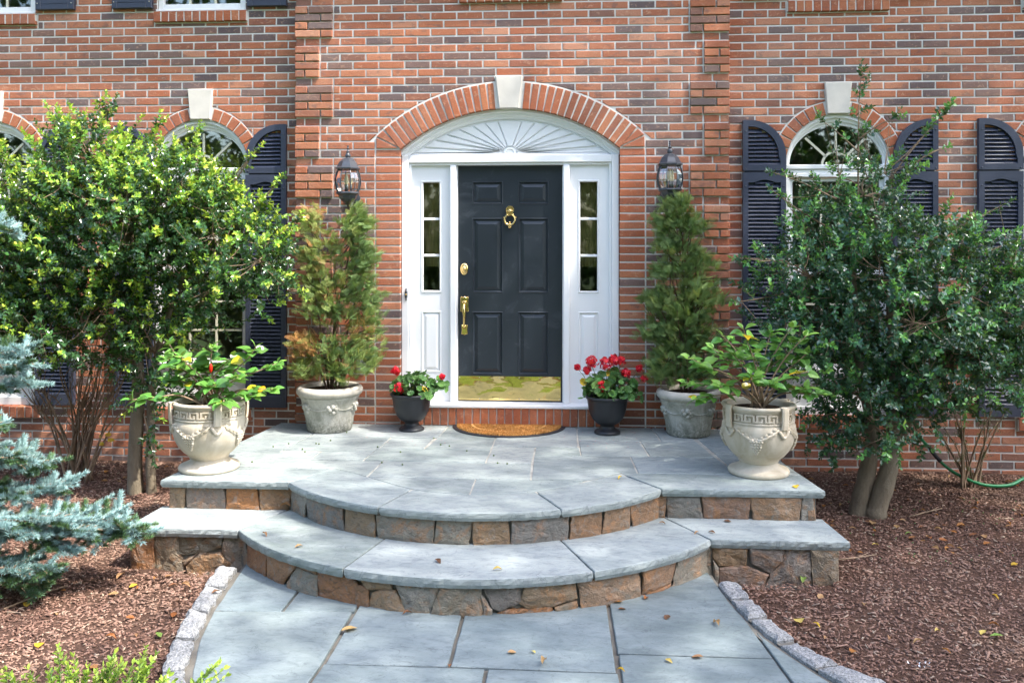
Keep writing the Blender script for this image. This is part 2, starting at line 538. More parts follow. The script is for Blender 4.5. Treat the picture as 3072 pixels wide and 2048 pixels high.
MAT['holly'] = leafmat('holly_leaf', [(0.0, (.022, .060, .030)), (.4, (.048, .120, .042)), (.62, (.11, .27, .05)), (.85, (.30, .48, .055)), (1.0, (.54, .58, .07))], .17, .28, .75)
MAT['holly_dark'] = leafmat('dark_holly_leaf', [(0.0, (.026, .072, .046)), (.4, (.055, .145, .078)), (.62, (.11, .32, .085)), (.85, (.24, .50, .085)), (1.0, (.42, .58, .10))], .16, .26, .8)
MAT['hibiscus'] = leafmat('broad_leaf', [(0.0, (.045, .13, .035)), (.5, (.11, .27, .05)), (.8, (.25, .44, .08)), (.9, (.5, .42, .03)), (1.0, (.62, .40, .02))], .3, .28)
MAT['geranium'] = leafmat('geranium_leaf', [(0.0, (.04, .11, .035)), (.5, (.09, .22, .05)), (.85, (.18, .33, .07)), (1.0, (.6, .45, .03))], .55, .22)
MAT['petal'] = leafmat('red_petal', [(0.0, (.48, .004, .012)), (1.0, (.80, .03, .06))], .5, .3, .3, tcol=(.9, .03, .04))
MAT['thuja'] = leafmat('thuja_spray', [(0.0, (.06, .12, .045)), (.4, (.17, .27, .085)), (.65, (.30, .37, .10)), (.8, (.32, .33, .09)), (.9, (.42, .24, .09)), (1.0, (.50, .24, .08))], .6, .32)
MAT['boxwood'] = leafmat('boxwood_leaf', [(0.0, (.09, .20, .04)), (.5, (.27, .44, .06)), (1.0, (.52, .64, .11))], .3, .4)
MAT['needle'] = leafmat('spruce_needle', [(0.0, (.05, .11, .06)), (.3, (.13, .24, .07)), (.55, (.22, .35, .32)), (1.0, (.42, .60, .60))], .5, .15, tcol=(.2, .4, .3))
MAT['tree_leaf'] = leafmat('tree_leaf', [(0.0, (.03, .07, .015)), (1.0, (.10, .17, .03))], .5, .35)
MAT['dead_leaf'] = leafmat('dead_leaf', [(0.0, (.10, .045, .02)), (.2, (.20, .10, .05)), (.4, (.34, .13, .03)), (.6, (.38, .24, .12)), (.8, (.62, .40, .03)), (.92, (.62, .50, .14)), (1.0, (.16, .26, .05))], .6, .25, tcol=(.5, .3, .05))
q = M('bark'); p = q.pos()
n1 = q.noise(p, 14, 6, .7, .6, (1, 1, .35)); n2 = q.noise(p, 60, 5, .7)
c1 = q.mix(n1, (.085, .066, .046), (.30, .25, .175)); c1 = q.mix(q.ramp(n2, [(.6, 0.0), (.75, .5)]), c1, (.34, .32, .26))
q.set(Base_Color=c1, Roughness=.85, Specular_IOR_Level=.2); q.bump(q.math('ADD', n1, n2), .7, .012); MAT['bark'] = q.m
MAT['twig'] = plain('twig', (.24, .165, .105), .8, var=.4)
MAT['darktwig'] = plain('dark_twig', (.10, .055, .035), .8, var=.4)
MAT['stem'] = plain('green_stem', (.10, .15, .05), .6, var=.3)
q = M('coir'); r = q.rnd(); p = q.pos()
q.set(Base_Color=q.ramp(r, [(0.0, (.34, .15, .035)), (.5, (.55, .27, .075)), (1.0, (.70, .40, .14))]), Roughness=.85, Specular_IOR_Level=.15); MAT['coir'] = q.m
MAT['rubber'] = plain('rubber', (.018, .019, .024), .5, bumps=(150, .15, .002))
MAT['hose'] = plain('hose', (.012, .20, .07), .35)
MAT['interior'] = plain('interior_wall', (.62, .58, .48), .8)
MAT['shade'] = plain('olive_shade', (.62, .57, .36), .9, var=.2)
MAT['curtain'] = plain('curtain', (.42, .43, .44), .9)
MAT['roofing'] = plain('roof_shingle', (.08, .075, .07), .9, bumps=(40, .6, .02))
MAT['bulb'] = plain('bulb_glass', (.75, .66, .42), .2)
MAT['galv'] = plain('galvanised', (.45, .46, .48), .35, .8)
# ------------------------------------------------------------------ the house
house = root('brick_house', (0, .5, -.45), 'red brick house with a white arched entrance, black door and navy louvered shutters', 'house')
CH = .0695; Z0 = .015; JT = .0132
BX0, BX1 = -1.884, 1.848; BC = -.018
AZ = 1.262; RI, RO = 1.462, 1.687
WY = .10
WCX = [-2.772, 2.772, -4.71, 4.71]
SPR = 2.225


def rowfill(x0, x1, L, phase):
    """joint positions of one course between x0 and x1"""
    js = [x0]
    k = math.floor((x0 - phase) / L)
    while True:
        k += 1
        x = phase + k * L
        if x > x1 - .045: break
        if x > x0 + .045: js.append(x)
    js.append(x1)
    return [(js[i] + JT / 2, js[i + 1] - JT / 2) for i in range(len(js) - 1)]


def zrow(k): return Z0 + k * CH + JT / 2, Z0 + (k + 1) * CH - JT / 2


def rect(x0, x1, z0, z1): return [(x0, z0), (x1, z0), (x1, z1), (x0, z1)]


def cutcircle(poly, cx, cz, rr):
    ds = [math.hypot(x - cx, z - cz) for x, z in poly]
    if max(ds) <= rr: return None
    mx = sum(p[0] for p in poly) / len(poly); mz = sum(p[1] for p in poly) / len(poly)
    d = math.hypot(mx - cx, mz - cz)
    if min(ds) >= rr and d > rr + .03: return poly
    nx, nz = (mx - cx) / d, (mz - cz) / d
    return clip(poly, cx + nx * rr, cz + nz * rr, nx, nz)


def sheet_with_holes(mb, outer, holes, y, deep):
    polys = [[Vector((x, z, 0)) for x, z in outer]] + [[Vector((x, z, 0)) for x, z in h] for h in holes]
    flat = [p for pl in polys for p in pl]
    tris = geometry.tessellate_polygon(polys)
    mb.add([(p.x, y, p.y) for p in flat], [t if area([(flat[i].x, flat[i].y) for i in t]) > 0 else t[::-1] for t in tris])
    for h in holes:                                   # the sides of the opening
        n = len(h)
        rings = [[(x, y, z) for x, z in h], [(x, y + deep, z) for x, z in h]]
        if area(h) < 0: rings = [r[::-1] for r in rings]
        mb.loft(rings[::-1])


def arch_hole(cx, half, z0, spring, n=20, r=None):
    return [(cx - half, z0), (cx + half, z0)] + arc(cx, spring, half, 0, math.pi, n)


def door_hole():
    a = math.asin(.946 / RI)
    pts = arc(BC, AZ, RI + .003, math.pi / 2 - a, math.pi / 2 + a, 24)
    return [(BC - .945, -.6), (BC + .945, -.6)] + pts


# --- brick pieces: (poly, front y, depth)
bay, wl, wr = [], [], []
ROWS = range(-8, 78)
QW, QN = .335, .217
for k in ROWS:
    z0, z1 = zrow(k)
    off = (k % 2)
    m = (k - 38) % 10
    for sgn in (-1, 1):                               # the quoins
        qw = None
        if m < 4: qw = QW
        elif 5 <= m < 9: qw = QN
        xe = BX0 if sgn < 0 else BX1
        width = qw or (QW if m == 4 else QN)
        proud = .0 if qw is None else .022
        cuts = ([.112] if off else [.223]) if width == QW else ([.085] if off else [])
        if qw is None: cuts = [.14] if width == QW else [.08]
        e = [0] + cuts + [width]
        back = .004 if qw is None else 0
        for i in range(len(e) - 1):
            a, b = xe - sgn * e[i], xe - sgn * e[i + 1]
            if i == 0: a -= sgn * back
            x0, x1 = sorted((a, b))
            bay.append((rect(x0 + (JT / 2 if (i or sgn > 0) else 0), x1 - (JT / 2 if (i or sgn < 0) else 0), z0, z1), -proud, .13 if i == 0 else .04 + proud, 'quoin'))
        xi = xe - sgn * width
        xp = BC + sgn * 1.163
        if z1 < 2.49:
            lo, hi = sorted((xi, xp))
            for a, b in rowfill(lo, hi, .2265, BC + off * .11325):
                bay.append((rect(a, b, z0, z1), 0, .04, 'field'))
            if z1 < 2.38:                             # pier of stacked bricks beside the door
                lo, hi = sorted((xp, BC + sgn * .945))
                bay.append((rect(lo + JT / 2 if sgn < 0 else lo, hi if sgn < 0 else hi - JT / 2, z0, z1), 0, .1, 'pier'))
        elif sgn < 0:
            right = BX1 - width
            segs = [(xi, right)]
            zt = z1
            if z1 > 3.632: segs = [(xi, -.455), (.445, right)] if z0 < 3.70 else [(xi, -.43), (.41, right)]
            if z0 < 3.615 and z1 > 3.632:
                for a, b in rowfill(-.455, .445, .2265, BC + off * .11325): bay.append((rect(a, b, z0, 3.624), 0, .04, 'field'))
            for lo, hi in segs:
                for a, b in rowfill(lo, hi, .2265, BC + off * .11325):
                    pl = rect(a, b, z0, z1)
                    if z0 < 3.05: pl = cutcircle(pl, BC, AZ, RO + .012)
                    if pl and z0 < 2.99 and abs((a + b) / 2 - BC) < .3:      # keystone
                        if b < BC: pl = clip(pl, BC - .128, 3.0, -1, -.13) if z0 < 2.99 else pl
                        elif a > BC: pl = clip(pl, BC + .128, 3.0, 1, -.13) if z0 < 2.99 else pl
                        elif z0 < 2.99:
                            p1 = clip(pl, BC - .128, 3.0, -1, -.13); p2 = clip(pl, BC + .128, 3.0, 1, -.13)
                            if p1: bay.append((p1, 0, .04, 'field'))
                            pl = p2
                    if pl: bay.append((pl, 0, .04, 'field'))
XW = 6.4
for sgn, lst in ((-1, wl), (1, wr)):
    for k in ROWS:
        z0, z1 = zrow(k); off = k % 2
        lo, hi = (-XW, BX0 - .004) if sgn < 0 else (BX1 + .004, XW)
        cuts = []
        for cx in WCX:
            if cx * sgn < 0: continue
            for hw, za, zb in ((.475, -.004, .104), (.432, .104, SPR + .03), (.428, 3.528, 3.626), (.400, 3.626, 5.1)):
                if z1 <= za or z0 >= zb: continue
                if za > 2 and z0 + .018 < za < z1 and hw == .428 or hw == .475 and z0 + .018 < za:
                    for a, b in rowfill(cx - hw, cx + hw, .214, .05 + off * .107): lst.append((rect(a, b, z0, za - .008), WY, .04, 'field'))
                if hw == .432 and z1 > zb: continue
                cuts.append((cx - hw, cx + hw))
        segs = [(lo, hi)]
        for a, b in cuts:
            segs = [s for (p, q2) in segs for s in (((p, min(a, q2)), (max(b, p), q2)) if (a < q2 and b > p) else ((p, q2),)) if s[1] - s[0] > .03]
        for p, q2 in segs:
            for a, b in rowfill(p, q2, .214, .05 + off * .107):
                pl = rect(a, b, z0, z1)
                for cx in WCX:
                    if pl and cx * sgn > 0 and SPR - .05 < z1 and z0 < SPR + .6 and abs((a + b) / 2 - cx) < .75:
                        pl = cutcircle(pl, cx, SPR, .556)
                        if pl and z0 < 2.92 and abs((a + b) / 2 - cx) < .22:
                            sd = 1 if (a + b) / 2 > cx else -1
                            pl = clip(pl, cx + sd * .119, 2.932, sd, -.09)
                if pl: lst.append((pl, WY, .04, 'field'))


def rough(poly, j=.0014): return [(x + rng.uniform(-j, j), z + rng.uniform(-j, j)) for x, z in poly]


def brick_wall(lst, name, parent, ysheet, outer, holes, deep, singles=0):
    mb = MB(); sheet_with_holes(mb, outer, holes, ysheet, deep)
    wall = mb.build('wall', MAT['mortar'], parent)
    full = [b for b in lst if len(b[0]) == 4 and b[3] in ('field', 'pier')]
    pick = set()
    if singles:
        order = sorted(range(len(lst)), key=lambda i: math.hypot((sum(p[0] for p in lst[i][0]) / len(lst[i][0]) - BC) * 1.0, (lst[i][0][0][1] - 2.45) * 1.25))
        order = [i for i in order if len(lst[i][0]) == 4 and lst[i][0][0][1] > .0 and lst[i][3] != 'quoin' and abs(lst[i][0][0][1] - lst[i][0][1][1]) < 1e-6 and abs(lst[i][0][1][0] - lst[i][0][2][0]) < 1e-6 and abs(lst[i][0][3][0] - lst[i][0][0][0]) < 1e-6 and abs(lst[i][0][3][1] - lst[i][0][2][1]) < 1e-6]
        pick = set(order[:singles])
    tm = {}
    mb = MB()
    for i, (pl, y, dep, kind) in enumerate(lst):
        yj = rng.uniform(-.0015, .0015)
        if i in pick:
            wd = pl[1][0] - pl[0][0]
            key = (round(wd, 2), kind, rng.randrange(3))
            if key not in tm:
                t = MB(); hw = wd / 2; hz = (pl[2][1] - pl[0][1]) / 2
                t.prism(rough(rect(-hw, hw, -hz, hz)), 0, dep, .003)
                o = t.build('brick', MAT['brick_red' if kind == 'pier' else 'brick'], wall, (0, 0, 0))
                tm[key] = o.data
                bpy.data.objects.remove(o)
            cx = (pl[0][0] + pl[1][0]) / 2; cz = (pl[0][1] + pl[2][1]) / 2
            shared('brick', tm[key], wall, (cx, y + yj, cz), (rng.uniform(-.012, .012), rng.uniform(-.006, .006), rng.uniform(-.006, .006)))
        else:
            mb.cur = rng.random()
            mb.prism(rough(pl), y + yj, dep, .003)
    if mb.v:
        tag(mb.build('brick_courses', MAT['brick'], wall), kind='stuff')
    return wall


TOP = 5.42
wall_bay = brick_wall(bay, 'wall', house, .0055, [(BX0 + .006, -.7), (BX1 - .006, -.7), (BX1 - .006, TOP), (BX0 + .006, TOP)],
                      [[(p[0], max(p[1], -.55)) for p in door_hole()], rect(-.43, .41, 3.64, 5.1)], .24, 290)
for lst, sgn in ((wl, -1), (wr, 1)):
    o = [(-9, -.9), (BX0 + .1, -.9), (BX0 + .1, TOP), (-9, TOP)] if sgn < 0 else [(BX1 - .1, -.9), (9, -.9), (9, TOP), (BX1 - .1, TOP)]
    hs = []
    for cx in WCX:
        if cx * sgn > 0:
            hs.append(arch_hole(cx, .436, .0, SPR)); hs.append(rect(cx - .405, cx + .405, 3.6, 5.1))
    brick_wall(lst, 'wall', house, WY + .0055, o, hs, .22)
# returns of the bay
mb = MB()
for x in (BX0 + .012, BX1 - .012): mb.box(x - .004, x + .004, .012, .12, -.7, TOP)
mb.build('bay_return', MAT['mortar'], house)


# arches
def voussoirs(parent, cx, cz, ri, ro, a0, a1, n, y, dep):
    for sgn in (-1, 1):
        for i in range(n):
            t0 = a0 + (a1 - a0) * i / n; t1 = a0 + (a1 - a0) * (i + 1) / n
            g0, g1 = .0050 / ri, .0050 / ri
            s0, s1 = t0 + g0, t1 - g1
            pl = [(cx + sgn * r * math.sin(t), cz + r * math.cos(t)) for r, t in ((ri, s0), (ro, s0 + .002), (ro, s1 - .002), (ri, s1))]
            m = MB(); m.cur = .3 + .65 * rng.random() if rng.random() < .88 else rng.random() * .2
            m.prism(rough(pl, .0018), y + rng.uniform(-.002, .002), dep, .003)
            m.build('voussoir', MAT['brick_red'], parent)


ar = MB()
ring = arc(BC, AZ, RI + .004, math.pi / 2 - .70, math.pi / 2 + .70, 30); ring2 = arc(BC, AZ, RO + .010, math.pi / 2 - .70, math.pi / 2 + .70, 30)
ar.loft([[(x, -.002, z) for x, z in ring], [(x, -.002, z) for x, z in ring2]], False)
door_arch = ar.build('door_arch', MAT['mortar'], house)
voussoirs(door_arch, BC, AZ, RI, RO - .004, .076, .705, 15, -.010, .11)
for sgn in (-1, 1):                                   # springer wedges
    for pl in ([(.950, 2.395), (1.098, 2.538), (1.150, 2.490)], [(.965, 2.388), (1.153, 2.476), (1.153, 2.388)]):
        m = MB(); m.cur = rng.uniform(.3, .9)
        p2 = [(BC + sgn * x, z) for x, z in pl]
        m.prism(p2, -.008, .1, .003); m.build('voussoir', MAT['brick_red'], door_arch)
m = MB(); m.prism([(BC - .083, 2.722), (BC + .083, 2.722), (BC + .116, 2.999), (BC - .116, 2.999)], -.028, .14, .005, True)
m.build('keystone', MAT['stone_trim'], house)
for cx in WCX:
    ar = MB()
    ar.loft([[(x, WY - .002, z) for x, z in arc(cx, SPR, .436, 0, math.pi, 24)], [(x, WY - .002, z) for x, z in arc(cx, SPR, .552, 0, math.pi, 24)]], False)
    wa = ar.build('window_arch', MAT['mortar'], house)
    voussoirs(wa, cx, SPR, .440, .545, .215, math.pi / 2, 8, WY - .012, .11)
    m = MB(); m.prism([(cx - .09, 2.664), (cx + .09, 2.664), (cx + .112, 2.930), (cx - .112, 2.930)], WY - .03, .12, .005, True)
    m.build('keystone', MAT['stone_trim'], house)


def brick_sill(x0, x1, z0, z1, y, n, slope=.0):
    m = MB(); m.box(x0 + .004, x1 - .004, y + .006, y + .12, z0 + .004, z1 - .004)
    s = m.build('brick_sill', MAT['mortar'], house)
    for i in range(n):
        a = x0 + (x1 - x0) * i / n + .005; b = x0 + (x1 - x0) * (i + 1) / n - .005
        m = MB(); m.cur = rng.uniform(.2, .95)
        m.prism(rough(rect(a, b, z0, z1), .0025), y + rng.uniform(-.003, .003), .1, .004)
        zt = z1
        m.add([(a, y + .004, zt), (b, y + .004, zt), (b, y + .11, zt + .012), (a, y + .11, zt + .012)], [(0, 1, 2, 3)])
        m.add([(a, y + .004, z0), (b, y + .004, z0), (b, y + .11, z0), (a, y + .11, z0)], [(3, 2, 1, 0)])
        m.build('brick', MAT['brick_red'], s)


for cx in WCX:
    brick_sill(cx - .47, cx + .47, .0, .10, WY - .035, 13)
    brick_sill(cx - .425, cx + .425, 3.532, 3.622, WY - .035, 12)
brick_sill(-.45, .44, 3.632, 3.715, -.035, 12)
# step of standing bricks under the door
m = MB(); m.box(BC - .94, BC + .94, -.03, .1, -.05, .150)
step = m.build('door_step', MAT['mortar'], house)
n = 27
for i in range(n):
    a = BC - .941 + 1.882 * i / n + .005; b = BC - .941 + 1.882 * (i + 1) / n - .005
    m = MB(); m.cur = rng.uniform(.35, .95)
    m.prism(rough(rect(a, b, .008, .156), .002), -.043 + rng.uniform(-.002, .002), .1, .004)
    m.add([(a, -.040, .156), (b, -.040, .156), (b, .09, .158), (a, .09, .158)], [(0, 1, 2, 3)])
    m.build('brick', MAT['brick_red'], step)

# body behind the facade and roof
m = MB()
m.box(-9, -8.9, .11, 9, -.9, TOP); m.box(8.9, 9, .11, 9, -.9, TOP); m.box(-9, 9, 9, 9.1, -.9, TOP)
m.build('side_wall', MAT['mortar'], house)
m = MB()
m.box(-8.9, 8.9, 2.6, 2.7, -.3, TOP); m.box(-8.9, 8.9, .33, 9, -.32, -.22); m.box(-8.9, 8.9, .33, 9, 2.95, 3.2); m.box(-8.9, 8.9, .33, 9, TOP - .1, TOP)
for x in (-1.7, 1.66): m.box(x, x + .05, .33, 2.6, -.22, 2.95)
m.build('interior', MAT['interior'], house)
m = MB()
m.add([(-9.5, -.45, TOP), (9.5, -.45, TOP), (9.5, 4.6, TOP + 3.2), (-9.5, 4.6, TOP + 3.2), (-9.5, 9.6, TOP), (9.5, 9.6, TOP)], [(0, 1, 2, 3), (3, 2, 5, 4)])
m.add([(-9.5, -.45, TOP - .01), (9.5, -.45, TOP - .01), (9.5, 9.6, TOP - .01), (-9.5, 9.6, TOP - .01)], [(3, 2, 1, 0)])
m.build('roof', MAT['roofing'], house)


# ------------------------------------------------------------------ windows and shutters
def frame_rect(mb, x0, x1, z0, z1, wd, y0, y1, b=.003):
    mb.bbox(x0, x0 + wd, y0, y1, z0, z1, b); mb.bbox(x1 - wd, x1, y0, y1, z0, z1, b)
    mb.bbox(x0 + wd + .0005, x1 - wd - .0005, y0, y1, z0, z0 + wd, b); mb.bbox(x0 + wd + .0005, x1 - wd - .0005, y0, y1, z1 - wd, z1, b)


def pane(x0, x1, z0, z1, y, parent, mat='glass'):
    m = MB(); m.box(x0, x1, y, y + .004, z0, z1)
    return m.build('pane', MAT[mat], parent)


def arched_window(cx, curtain=False):
    m = MB()
    # stepped arch moulding
    R0 = .430
    steps = [(.430, .430, .118), (.430, .430, .108), (.420, .405, .108), (.418, .400, .128), (.408, .375, .132), (.404, .368, .145), (.392, .345, .150), (.390, .338, .19)]
    rings = [[(cx + a * math.cos(t), y, SPR + .004 + b * math.sin(t)) for t in [math.pi * i / 28 for i in range(29)]] for a, b, y in steps]
    m.loft(rings, False)
    m.bbox(cx - .430, cx + .430, .112, .20, 2.196, 2.236, .006); m.bbox(cx - .430, cx + .430, .126, .20, 2.165, 2.1955, .004); m.bbox(cx - .430, cx + .430, .116, .20, 2.128, 2.1645, .005)
    m.bbox(cx - .430, cx - .398, .118, .20, .50, 2.1275, .004); m.bbox(cx + .398, cx + .430, .118, .20, .50, 2.1275, .004)
    m.bbox(cx - .430, cx + .430, .095, .21, .46, .4995, .004); m.bbox(cx - .430, cx + .430, .105, .21, .435, .4595, .004)
    m.bbox(cx - .425, cx + .425, .14, .2, .10, .4345, .003)
    wn = m.build('window', MAT['vinyl'], house)
    m = MB(); frame_rect(m, cx - .425, cx + .425, .105, .43, .07, .118, .139); m.build('apron_panel', MAT['vinyl'], wn)
    for z0, z1, y in ((.50, 1.335, .135), (1.3355, 2.1275, .152)):
        m = MB(); frame_rect(m, cx - .3975, cx + .3975, z0, z1, .034, y, y + .03)
        sh = m.build('sash', MAT['vinyl'], wn)
        x0, x1 = cx - .364, cx + .364; a, b = z0 + .034, z1 - .034
        pane(x0, x1, a, b, y + .018, wn)
        for i in (1, 2):
            xx = x0 + (x1 - x0) * i / 3; m = MB(); m.box(xx - .008, xx + .008, y + .007, y + .017, a, b); m.build('muntin', MAT['grille'], wn)
            zz = a + (b - a) * i / 3
            for c in range(3):
                xa = x0 + (x1 - x0) * c / 3 + .0095; xb = x0 + (x1 - x0) * (c + 1) / 3 - .0095
                m = MB(); m.box(xa, xb, y + .007, y + .017, zz - .008, zz + .008); m.build('muntin', MAT['grille'], wn)
    # fan light
    m = MB()
    pts = [(cx + .391 * math.cos(math.pi * i / 28), .165, SPR + .008 + .340 * math.sin(math.pi * i / 28)) for i in range(29)]
    m.add(pts + [(x, .169, z) for x, y, z in pts], [tuple(range(29)), tuple(reversed(range(29, 58)))])
    m.build('pane', MAT['glass'], wn)
    m = MB()
    for t, e in ((45, .362), (90, .338), (135, .362)):
        c_, s_ = math.cos(R(t)), math.sin(R(t)); n_ = (-s_ * .010, c_ * .010)
        a = (cx + .118 * c_, SPR + .118 * s_); b = (cx + e * c_, SPR + e * .95 * s_)
        m.prism([(a[0] - n_[0], a[1] - n_[1]), (b[0] - n_[0], b[1] - n_[1]), (b[0] + n_[0], b[1] + n_[1]), (a[0] + n_[0], a[1] + n_[1])], .154, .009, .001, True)
    m.loft([[(x, y, z) for x, z in arc(cx, SPR + .012, r, 0, math.pi, 20)] for r, y in ((.103, .164), (.103, .154), (.122, .154), (.122, .164))], False)
    m.build('muntin', MAT['grille'], wn)
    if curtain:
        m = MB(); n = 40
        pr = [(cx - .42 + .84 * i / n, .34 + .014 * math.sin(i * 1.9) + .008 * math.sin(i * .7)) for i in range(n + 1)]
        m.loft([[(x, y, .2) for x, y in pr if x < cx - .05 or x > cx + .12], [(x, y, 2.15) for x, y in pr if x < cx - .05 or x > cx + .12]], False)
        m.build('curtain', MAT['curtain'], wn)
    return wn


def plain_window(cx, z0, z1, half, yf=.0):
    m = MB(); frame_rect(m, cx - half, cx + half, z0, z1, .05, WY + .018 + yf, WY + .1 + yf, .006)
    m.bbox(cx - half - .012, cx + half + .012, WY - .012 + yf, WY + .09 + yf, z0 - .022, z0 - .0005, .004)
    wn = m.build('window', MAT['vinyl'], house)
    pane(cx - half + .05, cx + half - .05, z0 + .05, z1 - .05, WY + .05 + yf, wn)
    for i in (1, 2):
        xx = cx - half + .05 + (2 * half - .1) * i / 3; m = MB(); m.box(xx - .01, xx + .01, WY + .038 + yf, WY + .048 + yf, z0 + .05, z1 - .05); m.build('muntin', MAT['grille'], wn)
    m = MB(); m.box(cx - half + .05, cx + half - .05, WY + .0295 + yf, WY + .0375 + yf, z0 + .33, z0 + .35); m.build('muntin', MAT['grille'], wn)
    return wn


for i, cx in enumerate(WCX):
    arched_window(cx, cx > 0)
    plain_window(cx, 3.648, 5.09, .398)
plain_window(-.01, 3.74, 5.09, .415, -.1)


def shutter(x0, x1, tall, singles):
    """louvered shutter with a quarter arch top; tall: side (-1 / 1) of the tall edge"""
    yb, yf = WY - .001, WY - .043
    mk = lambda u: x0 + u if tall < 0 else x1 - u         # u measured from the tall edge
    wd = x1 - x0; sw = .044; zs = 2.178; ztop = 2.612
    rx, rz = wd - .06, ztop - 2.31
    out = [(0, zs + .004), (wd, zs + .004), (wd, 2.25)] + [(.06 + rx * math.cos(t), 2.31 + rz * math.sin(t)) for t in [math.pi / 2 * i / 12 for i in range(13)]] + [(0, ztop)]
    rxi, rzi = rx - .052, rz - .052
    inn = [(sw, zs + .055), (wd - sw - .004, zs + .055), (wd - sw - .004, 2.27)] + [(.05 + rxi * math.cos(t) + .002, 2.31 + rzi * math.sin(t)) for t in [math.pi / 2 * i / 12 for i in range(13)]] + [(sw, ztop - .055)]
    m = MB()

    def ringframe(o, i):
        n = len(o)
        for j in range(n):
            k = (j + 1) % n
            P = [mk(o[j][0]), mk(o[k][0]), mk(i[k][0]), mk(i[j][0])]; Zs = [o[j][1], o[k][1], i[k][1], i[j][1]]
            vs = [(P[a], yf, Zs[a]) for a in range(4)] + [(P[a], yb, Zs[a]) for a in range(4)]
            fs = [(0, 1, 2, 3), (1, 0, 4, 5), (3, 2, 6, 7)]
            m.add(vs, fs if tall < 0 else [f[::-1] for f in fs])
    ringframe(out, inn)
    zt, zm, zb = 2.170, 1.165, .118
    lo = [(0, zb), (wd, zb), (wd, zt), (wd * .5, zt), (0, zt)]
    # upper louvre field with an eyebrow curved top rail
    m.box(x0, x0 + sw, yf, yb, zb, zt); m.box(x1 - sw, x1, yf, yb, zb, zt)
    m.box(x0 + sw + .0004, x1 - sw - .0004, yf, yb, zb, zb + .10); m.box(x0 + sw + .0004, x1 - sw - .0004, yf, yb, zm - .028, zm + .028)
    N = 14; xs = [x0 + sw + (wd - 2 * sw) * i / N for i in range(N + 1)]
    top = [zt - .088 + .024 * math.sin(math.pi * min(1, max(0, (i / N - .12) / .76))) ** 1.5 for i in range(N + 1)]
    m.loft([[(x, yb, z) for x, z in zip(xs, top)], [(x, yf, z) for x, z in zip(xs, top)], [(x, yf, zt) for x in xs], [(x, yb, zt) for x in xs]], False)
    sh = m.build('shutter', MAT['shutter'], house)
    m = MB(); m.box(x0 + .02, x1 - .02, yb - .006, yb - .002, zb + .02, 2.25); m.build('back_board', MAT['shutter'], sh)
    m = MB()
    for u, z in ((.022, 2.20), (wd - .024, 2.20), (.022, 2.52), (.022, 2.05), (wd - .022, 2.05), (.022, .2), (wd - .022, .2)):
        m.ball((mk(u), yf - .001, z), .0065, 8, 4)
    m.build('screw', MAT['dark_metal'], sh)
    tmpl = {}
    stuff = MB()
    P = .0338

    def slat(u0, u1, z):
        xa, xb = sorted((mk(u0), mk(u1)))
        hw = (xb - xa) / 2
        prof = [(.004, -.013), (.0, -.0165), (.006, -.0165), (.034, .013), (.034, .017), (.028, .0165)]
        # tilted blade: lower front edge, upper back edge
        if singles:
            key = round(hw, 3)
            if key not in tmpl:
                t = MB(); t.loft([[(-hw, y, zz) for y, zz in prof], [(hw, y, zz) for y, zz in prof]], True, True, True)
                o = t.build('slat', MAT['shutter'], sh, (0, 0, 0)); tmpl[key] = o.data; bpy.data.objects.remove(o)
            shared('slat', tmpl[key], sh, ((xa + xb) / 2, yf + .006, z))
        else:
            stuff.loft([[((xa + xb) / 2 - hw, yf + .006 + y, z + zz) for y, zz in prof], [((xa + xb) / 2 + hw, yf + .006 + y, z + zz) for y, zz in prof]], True, True, True)
    z = zs + .055 + P * .5
    while z < ztop - .07:
        zz = (z + .014 - 2.31) / rzi
        u1 = wd - sw - .004 if zz < 0 else .052 + rxi * math.sqrt(max(0, 1 - zz * zz))
        if u1 > sw + .03: slat(sw, u1, z)
        z += P
    z = zb + .10 + P * .5
    while z < zm - .028 - P * .3: slat(sw, wd - sw, z); z += P
    z = zm + .028 + P * .5
    while z < zt - .066 - P * .2: slat(sw + (.0 if z < zt - .1 else .06), wd - sw - (.0 if z < zt - .1 else .06), z); z += P
    if stuff.v: tag(stuff.build('louvers', MAT['shutter'], sh), kind='stuff')


shutter(-2.354, -1.991, 1, True)
shutter(1.973, 2.333, -1, True)
shutter(3.228, 3.588, 1, True)
shutter(3.919, 4.279, -1, True)
shutter(-3.552, -3.190, -1, False)
shutter(-4.285, -3.925, 1, False)


def upper_shutter(x0, x1, zb):
    m = MB(); frame_rect(m, x0, x1, zb, 5.1, .05, WY - .043, WY - .001, .004); m.bbox(x0 + .051, x1 - .051, WY - .042, WY - .002, zb + .051, zb + .13, .002)
    sh = m.build('shutter', MAT['shutter'], house)
    m = MB(); m.box(x0 + .03, x1 - .03, WY - .012, WY - .004, zb + .1, 5.07)
    z = zb + .16
    while z < 5.02: m.box(x0 + .05, x1 - .05, WY - .036, WY - .014, z, z + .012); z += .034
    tag(m.build('louvers', MAT['shutter'], sh), kind='stuff')
    m = MB()
    for x in (x0 + .02, x1 - .02): m.ball((x, WY - .044, zb + .055), .006, 8, 4)
    m.build('screw', MAT['screw'], sh)


for cx in WCX:
    upper_shutter(cx - .80, cx - .435, 3.655); upper_shutter(cx + .43, cx + .785, 3.655)

